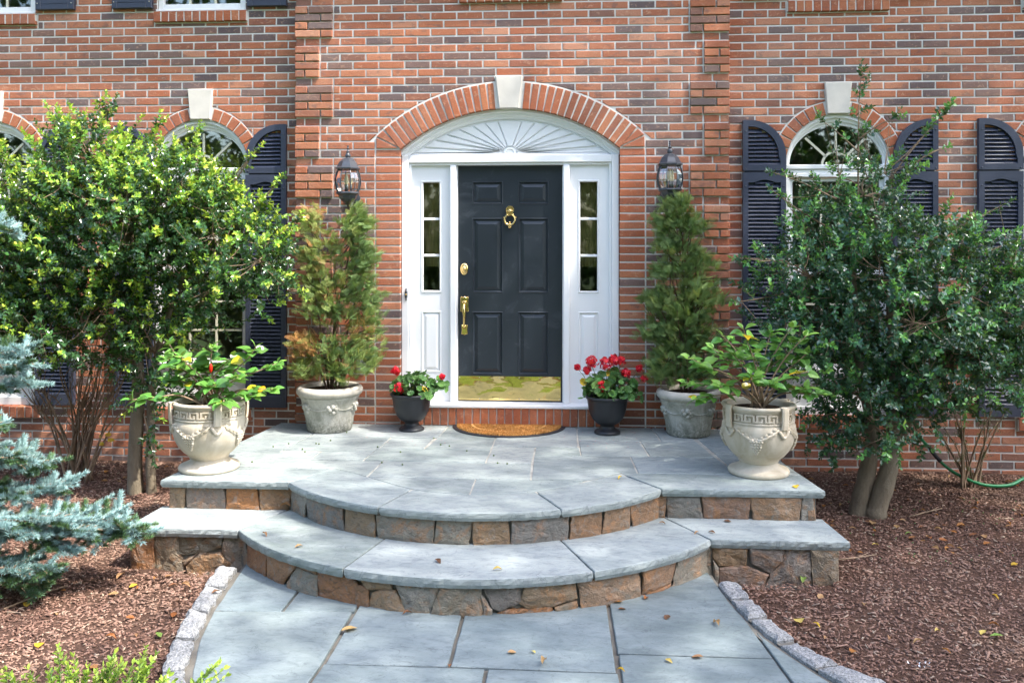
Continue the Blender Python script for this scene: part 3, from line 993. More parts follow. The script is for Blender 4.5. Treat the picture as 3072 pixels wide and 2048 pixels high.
# ------------------------------------------------------------------ entrance
m = MB()
XL, XR = BC - .941, BC + .941
for a, b in ((XL, XL + .062), (XR - .062, XR)): m.bbox(a, b, .042, .2, .186, 2.3285, .005)
for a, b in ((XL + .0625, XL + .082), (XR - .082, XR - .0625)): m.bbox(a, b, .058, .2, .186, 2.2615, .004)
m.bbox(XL + .0625, XR - .0625, .042, .2, 2.2625, 2.3285, .006)
m.bbox(XL + .0825, XR - .0825, .060, .2, 2.2425, 2.262, .004)
for a, b in ((-.536, -.482), (.446, .500)): m.bbox(a, b, .052, .2, .186, 2.242, .006)
for a, b in ((-.4815, -.474), (.438, .4455)): m.bbox(a, b, .095, .2, .186, 2.242, .002)
m.bbox(XL - .004, XR + .004, -.052, .2, .1565, .1855, .006)
surround = m.build('door_surround', MAT['white'], house)
# arched panel with sunburst
m = MB()
aa = math.acos((2.3305 - AZ) / RI)


def arcz(r, y, zmin=2.3305, n=40):
    pts = []
    for i in range(n + 1):
        t = -1 + 2 * i / n
        half = math.sqrt(max(0, r * r - (zmin - AZ) ** 2)); a = math.asin(min(1, half / r)) * t
        pts.append((BC + r * math.sin(a), y, AZ + r * math.cos(a)))
    return pts


m.loft([arcz(RI - .001, .2), arcz(RI - .001, .040), arcz(RI - .022, .036), arcz(RI - .030, .052), arcz(RI - .052, .056), arcz(RI - .060, .070), arcz(RI - .078, .074), arcz(RI - .084, .092)], False)
p0 = arcz(RI - .083, .092)
m.add([(x, y, z) for x, y, z in p0], [tuple(range(len(p0)))[::-1]])
m.bbox(XL + .10, XR - .10, .068, .0915, 2.3305, 2.3445, .003)
m.build('fan_panel', MAT['white'], surround)
RS = RI - .088
o0 = (BC + .002, 2.347)
angs = [0] + [4, 10, 16.5, 25, 36, 50, 69] + [180 - a for a in (69, 50, 36, 25, 16.5, 10, 4)] + [180]


def hitarc(a):
    dx, dz = math.cos(R(a)), math.sin(R(a)); ox, oz = o0[0] - BC, o0[1] - AZ
    b = ox * dx + oz * dz; c_ = ox * ox + oz * oz - RS * RS
    return -b + math.sqrt(b * b - c_)


for i in range(len(angs) - 1):
    a0, a1 = angs[i] + (.5 if i else 0), angs[i + 1] - .5
    pts = []
    for k in range(5):
        a = a0 + (a1 - a0) * k / 4; r_ = hitarc(a) - .012
        pts.append((o0[0] + r_ * math.cos(R(a)), o0[1] + r_ * math.sin(R(a))))
    g = .0035
    r1 = .062
    pl = [(o0[0] + r1 * math.cos(R(a0)), o0[1] + r1 * math.sin(R(a0)))] + pts + [(o0[0] + r1 * math.cos(R(a1)), o0[1] + r1 * math.sin(R(a1)))]
    pl = [(x, max(z, o0[1] + .0005)) for x, z in pl]
    pi = inset(pl, .006) if abs(area(pl)) > .004 else inset(pl, .002)
    t = MB()
    sd = .004 * math.cos(R((a0 + a1) / 2))
    t.loft([[(x, .0915, z) for x, z in pl], [(x, .0760, z) for x, z in pi]], True, False, True)
    t.build('sunburst_ray', MAT['white'], surround)
t = MB(); t.loft([[(x, y, z) for x, z in arc(o0[0], o0[1], r, 0, math.pi, 16)] for r, y in ((.054, .0915), (.052, .076), (.040, .072), (.036, .084), (.002, .080))], False)
t.build('sunburst_boss', MAT['white'], surround)


def nested(mb, x0, x1, z0, z1, prof, cap=True):
    """rings of a rectangle: prof = [(inset, y)]"""
    rings = [[(x0 + d, y, z0 + d), (x1 - d, y, z0 + d), (x1 - d, y, z1 - d), (x0 + d, y, z1 - d)] for d, y in prof]
    mb.loft(rings, True, False, cap)


def face_with_holes(mb, x0, x1, z0, z1, holes, y, yb):
    """flat face cut by a grid of rectangular holes (butted pieces of one face)"""
    xs = sorted({x0, x1, *[h[0] for h in holes], *[h[1] for h in holes]}); zs = sorted({z0, z1, *[h[2] for h in holes], *[h[3] for h in holes]})
    for i in range(len(xs) - 1):
        for j in range(len(zs) - 1):
            cx, cz = (xs[i] + xs[i + 1]) / 2, (zs[j] + zs[j + 1]) / 2
            if any(h[0] < cx < h[1] and h[2] < cz < h[3] for h in holes): continue
            mb.add([(xs[i], y, zs[j]), (xs[i + 1], y, zs[j]), (xs[i + 1], y, zs[j + 1]), (xs[i], y, zs[j + 1])], [(0, 1, 2, 3)])
    mb.loft([[(x0, yb, z0), (x1, yb, z0), (x1, yb, z1), (x0, yb, z1)], [(x0, y, z0), (x1, y, z0), (x1, y, z1), (x0, y, z1)]])


# sidelights
for xa, xb, g0, g1 in ((XL + .0825, -.5365, -.777, -.634), (.5005, XR - .0825, .592, .738)):
    m = MB(); gh = (g0 - .018, g1 + .018, 1.135, 2.113); ph = (g0 - .016, g1 + .016, .44, .975)
    face_with_holes(m, xa, xb, .186, 2.242, [gh, ph], .090, .17)
    nested(m, *gh, [(0, .090), (.004, .084), (.012, .084), (.018, .100), (.018, .118)], False)
    nested(m, *ph, [(0, .090), (.004, .086), (.010, .086), (.016, .100), (.022, .100), (.046, .088)])
    sl = m.build('sidelight', MAT['white'], surround)
    zz = [1.153, 1.459, 1.777, 2.095]
    for k in range(3):
        pane(g0, g1, zz[k] + (.011 if k else 0), zz[k + 1] - (.011 if k < 2 else 0), .112, surround, 'glass_side')
        if k: 
            t = MB(); t.bbox(g0 + .0002, g1 - .0002, .100, .120, zz[k] - .011, zz[k] + .011, .003); t.build('muntin', MAT['white'], surround)
for xa, xb in ((-.80, -.61), (.57, .76)):               # blinds just inside the sidelights
    m = MB(); m.loft([[(xa + (xb - xa) * i / 12, .21 + .006 * (i % 2), z) for i in range(13)] for z in (1.36, 2.13)], False)
    m.build('blind', MAT['shade'], surround)
# door leaf
DX0, DX1, DZ0, DZ1 = -.473, .437, .192, 2.240
holes = [(a, b, z0, z1) for a, b in ((-.350, -.080), (.052, .318)) for z0, z1 in ((1.905, 2.105), (1.133, 1.785), (.420, .970))]
m = MB(); face_with_holes(m, DX0, DX1, DZ0, DZ1, holes, .120, .165)
door = m.build('front_door', MAT['door'], house)
for h in holes:
    t = MB(); nested(t, *h, [(0, .120), (.004, .1165), (.009, .117), (.018, .132), (.026, .132), (.030, .130), (.052, .122)])
    t.build('door_panel', MAT['door'], door)
m = MB(); m.box(DX0, DX1, .116, .2, .187, .1915); m.build('door_sweep', MAT['rubber'], door)
# kick plate, slightly uneven sheet
m = MB(); nx, nz = 36, 8
g = [[(-.470 + .893 * i / nx, .1140 + .0028 * (j / nz) + .0009 * math.sin(i * .55) * math.sin(j * .9 + i * .2), .199 + .207 * j / nz) for i in range(nx + 1)] for j in range(nz + 1)]
m.smooth = True; m.loft(g, False); m.smooth = False
kick = m.build('kick_plate', MAT['brass_sheet'], door)
m = MB()
for i in range(6):
    for z in (.211, .394): m.ball((-.460 + .872 * i / 5, .1135 + (z - .2) * .0135, z), .0055, 8, 4, (1, .5, 1))
m.build('screw', MAT['screw'], door)
# knocker
kx, kz = -.019, 1.83
m = MB(); m.smooth = True
plate = [(0, .062), (.022, .056), (.034, .04), (.036, .02), (.030, .0), (.034, -.018), (.046, -.030), (.060, -.036), (.056, -.044), (.040, -.046), (.030, -.040), (.018, -.024)]
pl = [(kx + x, kz + z) for x, z in plate] + [(kx - x, kz + z) for x, z in reversed(plate[1:])]
m.smooth = False; m.prism(pl, .108, .013, .004); m.smooth = True
m.ball((kx, .100, kz + .016), .017, 12, 8); m.tube([(kx - .026, .102, kz + .018), (kx + .026, .102, kz + .018)], .008, 8)
loop = [(kx + .044 * math.cos(t) * (1 - .12 * math.sin(t)), .098 - .004, kz - .058 + .046 * math.sin(t)) for t in [math.pi * .62 + math.pi * 1.76 * i / 22 for i in range(23)]]
m.tube(loop, [.006 + .004 * math.sin(math.pi * i / 22) for i in range(23)], 8)
m.ball((kx, .094, kz - .103), .013, 10, 8); m.tube([(kx, .12, kz - .122), (kx, .098, kz - .122)], [.017, .012], 12)
m.ball((kx, .094, kz - .083), .009, 10, 6)
m.build('knocker', MAT['brass'], door)
m = MB(); m.smooth = True
for r0, r1, y0, y1 in ((.034, .034, .12, .112), (.034, .026, .112, .104), (.020, .018, .104, .096)):
    m.loft([[(-.419 + r0 * math.cos(t), y0, 1.340 + r0 * 1.5 * math.sin(t)) for t in [2 * math.pi * i / 24 for i in range(24)]], [(-.419 + r1 * math.cos(t), y1, 1.340 + r1 * 1.45 * math.sin(t)) for t in [2 * math.pi * i / 24 for i in range(24)]]], True, False, True)
m.ball((-.419, .095, 1.340), .008, 8, 6, (1, .4, 1))
m.build('deadbolt', MAT['brass'], door)
m = MB()
hx = -.416
top = [(0, -.068), (.012, -.060), (.030, -.066), (.037, -.055), (.034, -.035), (.034, .035), (.037, .056), (.030, .068), (.012, .062), (0, .070)]
m.prism([(hx + x, 1.032 + z) for x, z in top] + [(hx - x, 1.032 + z) for x, z in reversed(top[1:-1])], .110, .011, .004)
bot = [(0, -.048), (.016, -.040), (.025, -.044), (.027, -.032), (.024, .0), (.027, .034), (.022, .042), (.010, .036), (0, .044)]
m.prism([(hx + x, .812 + z) for x, z in bot] + [(hx - x, .812 + z) for x, z in reversed(bot[1:-1])], .111, .010, .004)
m.smooth = True
m.tube(spline([(hx, .112, 1.035), (hx, .088, 1.028), (hx, .066, .990), (hx + .004, .062, .94), (hx + .002, .066, .89), (hx, .082, .845), (hx, .112, .825)], 5), [.013] * 6 + [.012, .0125, .013, .0135, .014, .014, .014, .0135, .013, .0125, .012, .0115, .011] + [.011] * 12, 10)
m.ball((hx, .098, 1.052), .017, 10, 8, (1.3, .6, .7))
m.build('door_handle', MAT['brass'], door)
m = MB(); m.smooth = True
m.prism([(-.917 + x, 1.120 + z) for x, z in ((0, -.055), (.006, -.045), (.003, -.036), (.011, -.020), (.012, 0), (.011, .020), (.003, .036), (.006, .045), (0, .055), (-.006, .045), (-.003, .036), (-.011, .020), (-.012, 0), (-.011, -.02), (-.003, -.036), (-.006, -.045))], .026, .016, .003)
m.build('doorbell', MAT['dark_metal'], house)
m = MB(); m.smooth = True; m.ball((-.917, .026, 1.120), .008, 10, 6); m.build('bell_button', MAT['brass'], house)
m = MB(); m.bbox(-1.345, -1.265, -.03, .0, .455, .555, .006); m.box(-1.335, -1.275, -.036, -.0305, .47, .54)
m.build('outlet_box', MAT['galv'], house)
# ------------------------------------------------------------------ ground, mulch, path
m = MB(); m.box(-150, 150, -150, 150, -.75, -.56)
g = m.build('ground', MAT['lawn']); tag(g, 'green lawn around the house', kind='structure')


def mz(x, y): return -.37 + .04 * max(-2.2, min(0, y)) + .012 * math.sin(x * 2.1 + y) + .008 * math.sin(y * 3.3 - x * 1.7)


def path_l(y): 
    P = [(-2.2, -1.49), (-2.94, -1.415), (-3.3, -1.345), (-3.62, -1.245), (-4.1, -1.05), (-4.6, -.6), (-5.0, .4), (-5.5, 2.0), (-9.5, 2.6)]
    for (a, xa), (b, xb) in zip(P, P[1:]):
        if y >= b: return xa + (xb - xa) * (a - y) / (a - b)
    return P[-1][1]


def path_r(y):
    P = [(-2.2, 1.33), (-2.43, 1.35), (-2.65, 1.39), (-2.91, 1.44), (-3.19, 1.53), (-3.42, 1.635), (-3.59, 1.72), (-4.4, 2.3), (-5.4, 3.8), (-9.5, 6.0)]
    for (a, xa), (b, xb) in zip(P, P[1:]):
        if y >= b: return xa + (xb - xa) * (a - y) / (a - b)
    return P[-1][1]


m = MB()
xs = [-9 + .3 * i for i in range(61)]; ys = [.12 - .3 * i for i in range(21)]


def bedz(x, y):
    if y < -1.9 and path_l(y) - .06 < x < path_r(y) + .06: return -.50
    if y > -2.3 and abs(x) < 1.9: return -.50
    return mz(x, y)


m.smooth = True
m.loft([[(x, y, bedz(x, y)) for x in xs] for y in reversed(ys)], False)
bed = m.build('mulch_bed', MAT['mulch']); tag(bed, 'brown bark mulch bed in front of the house', kind='structure')

# wood chips
CH_V = [(-.5, -.5, 0), (.5, -.4, 0), (.45, .45, .1), (-.5, .5, 0), (-.46, -.42, .9), (.42, -.34, 1.0), (.40, .38, 1.15), (-.44, .42, .95)]
CH_F = [(4, 5, 6), (4, 6, 7), (0, 1, 5), (0, 5, 4), (1, 2, 6), (1, 6, 5), (2, 3, 7), (2, 7, 6), (3, 0, 4), (3, 4, 7)]


def chips(n, x0, x1, y0, y1, big=1.0):
    px = nrs.uniform(x0, x1, n); py = y0 + (y1 - y0) * nrs.rand(n)
    keep = []
    for x, y in zip(px, py):
        inpath = y < -2.2 and path_l(y) - .135 < x < path_r(y) + .145
        inporch = y > -2.3 and (-2.16 < x < 2.06)
        keep.append(not (inpath or inporch))
    keep = np.array(keep); px, py = px[keep], py[keep]; n = len(px)
    pz = np.array([mz(a, b) for a, b in zip(px, py)]) + nrs.uniform(-.004, .010, n)
    L = nrs.uniform(.009, .032, n) * big * (1 + 1.6 * (nrs.rand(n) < .04)); Wd = nrs.uniform(.0045, .011, n) * big; T = nrs.uniform(.002, .0055, n)
    yaw = nrs.uniform(0, 6.283, n); tilt = nrs.normal(0, .22, n); roll = nrs.normal(0, .3, n)
    d = np.stack([np.cos(yaw) * np.cos(tilt), np.sin(yaw) * np.cos(tilt), np.sin(tilt)], 1)
    up = np.stack([np.sin(roll) * -np.sin(yaw), np.sin(roll) * np.cos(yaw), np.cos(roll)], 1)
    Fm = frames(d, up) * np.stack([L, Wd, T], 1)[:, None, :]
    return Fm, np.stack([px, py, pz], 1)


parts = [chips(9000, -3, 3, -6.4, -4.2, 1.4), chips(40000, -4.4, -1.2, -4.2, .05), chips(44000, 1.2, 4.9, -4.4, .05), chips(5000, -7, -4.4, -4.2, 0, 1.5), chips(5000, 4.9, 7, -4.2, 0, 1.5), chips(4000, -4, -1, -6.5, -4.2, 1.3)]
Fm = np.concatenate([a for a, b in parts]); Pp = np.concatenate([b for a, b in parts])
tag(bulk('wood_chips', CH_V, CH_F, Fm, Pp, MAT['chip']), 'dark brown shredded wood chips covering the planting beds', kind='stuff')

# path
m = MB(); ys = [-2.1, -2.43, -2.65, -2.91, -3.19, -3.42, -3.62, -4.0, -4.4, -4.8, -5.2, -5.6, -7, -9.5]
m.loft([[(path_l(y) - .02, y, z) for y in ys] + [(path_r(y) + .02, y, z) for y in reversed(ys)] for z in (-.56, -.412)], True, False, True)
path = m.build('path', MAT['joint']); tag(path, 'bluestone path between granite edging stones', kind='structure')


def slab(poly, ztop, thick, parent, name='paver', bevel=.004, jit=.0015, rot=0.0):
    mb = MB(); zt = ztop + rng.uniform(-.0015, .0015)
    tx, ty = rng.uniform(-.0012, .0012), rng.uniform(-.0012, .0012)
    mb.cur = 0
    pillow(mb, poly, lambda u, v, h: (u, v, zt + h + tx * (u - poly[0][0]) + ty * (v - poly[0][1])), thick, bevel, 0, jit, .06)
    return mb.build(name, MAT['bluestone_path_shaded' if name == 'paver' else 'bluestone'], parent)


PZ = -.395
pav = [
    [(-1.49, -2.2), (-1.402, -2.955), (-1.044, -2.952), (-1.040, -2.2)],
    [(-1.022, -2.2), (-1.026, -2.95), (-.652, -2.915), (-.655, -2.2)],
    [(-1.40, -2.968), (-.662, -2.928), (-.664, -3.52), (-.70, -4.1), (-1.06, -4.1), (-1.235, -3.62), (-1.335, -3.3)],
    [(-.638, -2.2), (-.640, -3.506), (-.068, -3.50), (-.076, -2.2)],
    [(-.056, -2.2), (-.050, -3.498), (.716, -3.505), (.694, -2.2)],
    [(.712, -2.2), (.736, -3.312), (1.468, -3.316), (1.440, -3.06), (1.425, -2.93), (1.375, -2.65), (1.325, -2.2)],
    [(.740, -3.328), (1.470, -3.330), (1.494, -3.56), (1.54, -4.1), (.752, -4.1)],
    [(1.452, -3.05), (1.52, -3.22), (1.62, -3.44), (1.70, -3.6), (2.08, -4.1), (1.556, -4.1), (1.51, -3.56)],
    [(-.646, -3.522), (.108, -3.518), (.112, -4.1), (-.682, -4.1)],
    [(.126, -3.518), (.724, -3.522), (.736, -4.1), (.128, -4.1)],
]
y = -4.115
for k in range(7):
    y2 = y - .7
    xs_ = [path_l(y - .35) + .02] + [path_l(y - .35) + .02 + (path_r(y - .35) - path_l(y - .35) - .04) * t for t in ((.3, .62) if k % 2 else (.22, .5, .8))] + [path_r(y - .35) - .02]
    for a, b in zip(xs_, xs_[1:]): pav.append([(a + .006, y), (a + .006, y2 + .014), (b - .006, y2 + .014), (b - .006, y)])
    y = y2
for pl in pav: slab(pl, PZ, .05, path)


# granite edging
def edging(pts_o, pts_i, zo, zi):
    for (o0, o1, i0, i1) in zip(pts_o, pts_o[1:], pts_i, pts_i[1:]):
        mb = MB(); zt = zo + rng.uniform(-.006, .006)
        g_ = .017
        o0v, o1v, i0v, i1v = Vector(o0), Vector(o1), Vector(i0), Vector(i1)
        dd = (i1v - i0v).normalized() * g_
        pl = [tuple(o0v + dd), tuple(o1v - dd), tuple(i1v - dd), tuple(i0v + dd)]
        sx = rng.uniform(-.02, .02)
        pillow(mb, pl, lambda u, v, h: (u, v, zt + h), .12, .014, .004, .009, .035, wav=.009)
        mb.build('edging_stone', MAT['granite'], path)


lo = [(-1.612, -2.385), (-1.575, -2.69), (-1.523, -3.01), (-1.450, -3.345), (-1.355, -3.68), (-1.22, -4.0), (-1.02, -4.3)]
li = [(-1.500, -2.395), (-1.458, -2.705), (-1.408, -3.035), (-1.345, -3.355), (-1.262, -3.66), (-1.11, -3.95), (-.93, -4.22)]
edging(lo, li, -.362, 0)
ro = [(1.470, -2.42), (1.500, -2.66), (1.538, -2.895), (1.612, -3.15), (1.755, -3.41), (1.93, -3.62), (2.2, -3.95), (2.5, -4.35)]
ri = [(1.352, -2.425), (1.392, -2.665), (1.440, -2.92), (1.528, -3.19), (1.640, -3.435), (1.765, -3.66), (2.05, -4.0), (2.36, -4.42)]
edging(ro, ri, -.368, 0)
m = MB()
m.loft([[(x, y, -.395) for x, y in lo], [(x, y, -.392) for x, y in li]], False); m.loft([[(x, y, -.392) for x, y in ri], [(x, y, -.395) for x, y in ro]], False)
m.build('edging_bed', MAT['joint'], path)
m = MB()                                              # mortar strip between edging and pavers
for o_, off in ((li, .05), (ri, -.05)):
    m.loft([[(x - off * .4, y, -.404) for x, y in o_], [(x + off, y, -.3975) for x, y in o_]], False) if off > 0 else m.loft([[(x + off, y, -.3975) for x, y in o_], [(x - off * .4, y, -.404) for x, y in o_]], False)
m.build('mortar_strip', MAT['joint'], path)

# ------------------------------------------------------------------ porch and steps
porch = root('stone_porch', (0, -1.2, -.45), 'bluestone porch with two curved steps on brown fieldstone risers', 'porch')


def arcy(cx, cy, r, x): return cy - math.sqrt(max(0, r * r - (x - cx) ** 2))


A1 = (-.127, -.908, 1.552); A2 = (-.100, -1.140, 1.816)


def prof1(x): return min(-1.84, arcy(A1[0], A1[1], A1[2] - .03, x)) if abs(x - A1[0]) < 1.5 else -1.84
def prof2(x): return min(-2.22, arcy(A2[0], A2[1], A2[2] - .03, x)) if abs(x - A2[0]) < 1.75 else -2.22


def core(pf, x0a, x1a, x0b, x1b, yb, z0, z1, off):
    """mortar body: front follows the profile, sides slightly flared"""
    m = MB(); n = 60
    fr = [x0a + (x1a - x0a) * i / n for i in range(n + 1)]
    loop = [(x, pf(x) + off) for x in fr] + [(x1b, yb), (x0b, yb)]
    m.loft([[(x, y, z) for x, y in loop] for z in (z0, z1)], True, False, True)
    return m.build('core', MAT['joint'], porch)


core(prof1, -2.165, 2.075, -1.96, 1.90, -.02, -.5, -.052, .024)
core(prof2, -2.215, 2.100, -2.20, 2.09, -1.7, -.6, -.252, .024)

# risers
r1x = [-2.172, -2.057, -1.785, -1.557, -1.342, -1.190, -.882, -.662, -.294, -.072, .154, .499, .702, .882, 1.125, 1.351, 1.662, 1.976, 2.066]
for i, (a, b) in enumerate(zip(r1x, r1x[1:])):
    mb = MB(); j0, j1 = rng.uniform(-.014, .014), rng.uniform(-.014, .014)
    pl = [(a + .004 + j0, -.205), (b - .004 + j1, -.205), (b - .004 - j1, -.050), (a + .004 - j0, -.050)]
    ov = rng.uniform(0, .006)
    mb.smooth = False
    pillow(mb, pl, lambda u, v, h: (u, prof1(u) - h + .002 - ov, v), .05, .006, .003, .004, .025, wav=.008)
    mb.build('riser_stone', MAT['fieldstone'], porch)
r2 = [
    [(-2.237, -.341), (-2.221, -.25), (-2.099, -.25), (-2.099, -.56), (-2.233, -.56)],
    [(-2.089, -.25), (-1.942, -.25), (-1.946, -.364), (-1.914, -.402), (-1.907, -.485), (-1.939, -.56), (-2.094, -.56)],
    [(-1.935, -.255), (-1.654, -.252), (-1.666, -.32), (-1.783, -.353), (-1.915, -.371), (-1.945, -.357)],
    [(-1.923, -.409), (-1.818, -.365), (-1.9, -.444)],
    [(-1.884, -.443), (-1.798, -.361), (-1.666, -.358), (-1.615, -.417), (-1.627, -.56), (-1.876, -.56)],
    [(-1.646, -.252), (-1.515, -.250), (-1.486, -.33), (-1.486, -.56), (-1.611, -.56), (-1.611, -.425), (-1.66, -.35)],
    [(-1.472, -.250), (-1.282, -.247), (-1.290, -.376), (-1.29, -.42), (-1.472, -.42)],
    [(-1.277, -.25), (-1.052, -.248), (-1.061, -.278), (-1.134, -.365), (-1.16, -.42), (-1.282, -.42)],
    [(-1.046, -.24), (-.913, -.247), (-.913, -.275), (-1.044, -.267)],
    [(-1.102, -.352), (-1.044, -.274), (-.910, -.283), (-.907, -.42), (-1.13, -.42)],
    [(-.905, -.249), (-.689, -.253), (-.659, -.292), (-.662, -.42), (-.902, -.42)],
    [(-.676, -.255), (-.648, -.284), (-.594, -.309), (-.590, -.42), (-.655, -.42)],
    [(-.648, -.25), (-.456, -.25), (-.449, -.288), (-.597, -.303)],
    [(-.583, -.381), (-.569, -.325), (-.519, -.299), (-.436, -.294), (-.361, -.398), (-.37, -.42), (-.583, -.42)],
    [(-.432, -.25), (-.191, -.25), (-.255, -.42), (-.361, -.42), (-.404, -.318)],
    [(-.184, -.25), (.028, -.25), (.039, -.42), (-.244, -.42)],
    [(.033, -.298), (.091, -.370), (.082, -.42), (.043, -.42)],
    [(.043, -.25), (.256, -.25), (.248, -.335), (.134, -.378), (.093, -.361)],
    [(.264, -.25), (.531, -.25), (.539, -.341), (.424, -.370), (.279, -.374), (.232, -.345)],
    [(.098, -.42), (.144, -.380), (.403, -.373), (.419, -.42)],
    [(.424, -.377), (.539, -.362), (.555, -.42), (.426, -.42)],
    [(.550, -.25), (.866, -.25), (.898, -.299), (.893, -.42), (.573, -.42)],
    [(.912, -.25), (1.115, -.25), (1.081, -.370), (.912, -.379)],
    [(.912, -.386), (1.081, -.379), (1.078, -.42), (.912, -.42)],
    [(1.131, -.25), (1.346, -.25), (1.349, -.42), (1.088, -.42)],
    [(1.361, -.25), (1.566, -.25), (1.558, -.354), (1.398, -.360), (1.363, -.319)],
    [(1.363, -.335), (1.392, -.37), (1.392, -.5), (1.363, -.5)],
    [(1.400, -.372), (1.558, -.364), (1.687, -.408), (1.652, -.5), (1.400, -.5)],
    [(1.575, -.25), (1.784, -.25), (1.767, -.322), (1.700, -.399), (1.595, -.338)],
    [(1.796, -.25), (1.933, -.25), (1.944, -.5), (1.66, -.5), (1.707, -.407), (1.779, -.328)],
    [(1.941, -.25), (2.096, -.25), (2.094, -.5), (1.953, -.5)],
]
for pl in r2:
    pl = inset(pl, -.0045)
    mb = MB(); ov = rng.uniform(-.004, .012)
    pillow(mb, pl, lambda u, v, h: (u, prof2(u) - h + .002 - ov, v), .05, .007, .005, .004, .025, wav=.010)
    mb.build('riser_stone', MAT['fieldstone'], porch)
# end stones on the sides of the steps
for sx, xf, xb in ((-1, -2.17, -1.965), (1, 2.066, 1.905)):
    for k in range(6):
        y0, y1 = -1.84 + .30 * k, -1.84 + .30 * (k + 1) - .012
        mb = MB()
        f = lambda y: xf + (xb - xf) * (y + 1.84) / 1.8
        pillow(mb, [(y0, -.5), (y1, -.5), (y1, -.05), (y0, -.05)], lambda u, v, h: (f(u) + sx * (h + .004), u, v), .05, .01, .006, .006, .05, wav=.006)
        mb.build('riser_stone', MAT['fieldstone'], porch)
for sx, xx in ((-1, -2.225), (1, 2.098)):
    mb = MB(); pillow(mb, [(-2.21, -.6), (-1.86, -.6), (-1.86, -.25), (-2.21, -.25)], lambda u, v, h: (xx + sx * h, u, v), .05, .012, .006, .006, .05, wav=.006)
    mb.build('riser_stone', MAT['fieldstone'], porch)


def tread(outer, zt, th, name='tread'):
    """nosing slab with a rock-faced front edge"""
    mb = MB(); z0 = zt + rng.uniform(-.001, .001)
    if area(outer) < 0: outer = outer[::-1]
    pts = []
    n = len(outer)
    for i in range(n):
        a, b = Vector(outer[i]), Vector(outer[(i + 1) % n]); mm = max(1, int((b - a).length / .025))
        for k in range(mm):
            p = a.lerp(b, k / mm); pts.append((p.x + rng.uniform(-.0015, .0015), p.y + rng.uniform(-.0015, .0015)))
    up = inset(pts, .005)
    md = [(x, y) for x, y in inset(pts, -.002)]
    j = lambda P, s: [(x + rng.uniform(-s, s), y + rng.uniform(-s, s)) for x, y in P]
    mb.loft([[(x, y, z0 - th) for x, y in j(inset(pts, .006), .003)], [(x, y, z0 - th * .6) for x, y in j(md, .003)], [(x, y, z0 - th * .25) for x, y in j(md, .0025)], [(x, y, z0 - .003) for x, y in pts], [(x, y, z0) for x, y in up]], True, True, True)
    return mb.build(name, MAT['bluestone'], porch)


def arcp(A, x0, x1, n=16): return [(x0 + (x1 - x0) * i / n, arcy(*A, x0 + (x1 - x0) * i / n)) for i in range(n + 1)]


INN = [(-1.132, -1.509), (-.954, -1.625), (-.72, -1.815), (-.505, -1.979), (-.32, -2.045), (-.126, -2.072), (.09, -2.045), (.286, -1.976), (.44, -1.865), (.606, -1.73), (.843, -1.500)]
INS = [(p.x, p.y) for p in spline([(x, y, 0) for x, y in INN], 4)]


def inn(x0, x1, off=0.0):
    P = [p for p in INS if x0 - 1e-6 <= p[0] <= x1 + 1e-6]
    return [(x, y + off) for x, y in P]


g_ = .005
tread([(-2.212, -1.872), (-1.350, -1.872), (-1.140, -1.512), (-2.170, -1.512)], 0, .05)
tread(arcp(A1, -1.340, -.645) + [(-.513, -1.985)] + inn(-1.132, -.52, -.007)[::-1], 0, .05)
tread(arcp(A1, -.631, .446) + [(.280, -1.984)] + inn(-.49, .275, -.007)[::-1] + [(-.499, -1.992)], 0, .05)
tread(arcp(A1, .460, 1.085) + [(.839, -1.508)] + inn(.30, .83, -.007)[::-1] + [(.293, -1.980)], 0, .05)
tread([(1.096, -1.868), (2.122, -1.846), (2.073, -1.486), (.856, -1.497)], 0, .05)
tread([(-2.262, -2.250), (-1.549, -2.250), (-1.358, -1.80), (-2.232, -1.80)], -.195, .054)
tread(arcp(A2, -1.538, -.736) + [(-.60, -2.30), (-.9, -2.0), (-1.348, -1.80)], -.195, .054)
tread(arcp(A2, -.724, .626) + [(.440, -2.30), (-.1, -2.4), (-.588, -2.30)], -.195, .054)
tread(arcp(A2, .640, 1.340) + [(1.09, -1.80), (.8, -2.0), (.452, -2.30)], -.195, .054)
tread([(1.351, -2.236), (2.160, -2.236), (2.118, -1.80), (1.10, -1.80)], -.195, .054)
m = MB()                                              # bed mortar under the flagstones
m.loft([[(x, y, z) for x, y in [(-2.0, -.0), (-2.15, -1.55), (-1.12, -1.55)] + [(x, y - .05) for x, y in INS] + [(.83, -1.55), (2.05, -1.55), (1.91, -.0)]] for z in (-.05, -.006)], True, False, True)
m.build('bed_mortar', plain('joint_light', (.42, .40, .35), .95, spec=.1, bumps=(140, .5, .004), var=.3), porch)
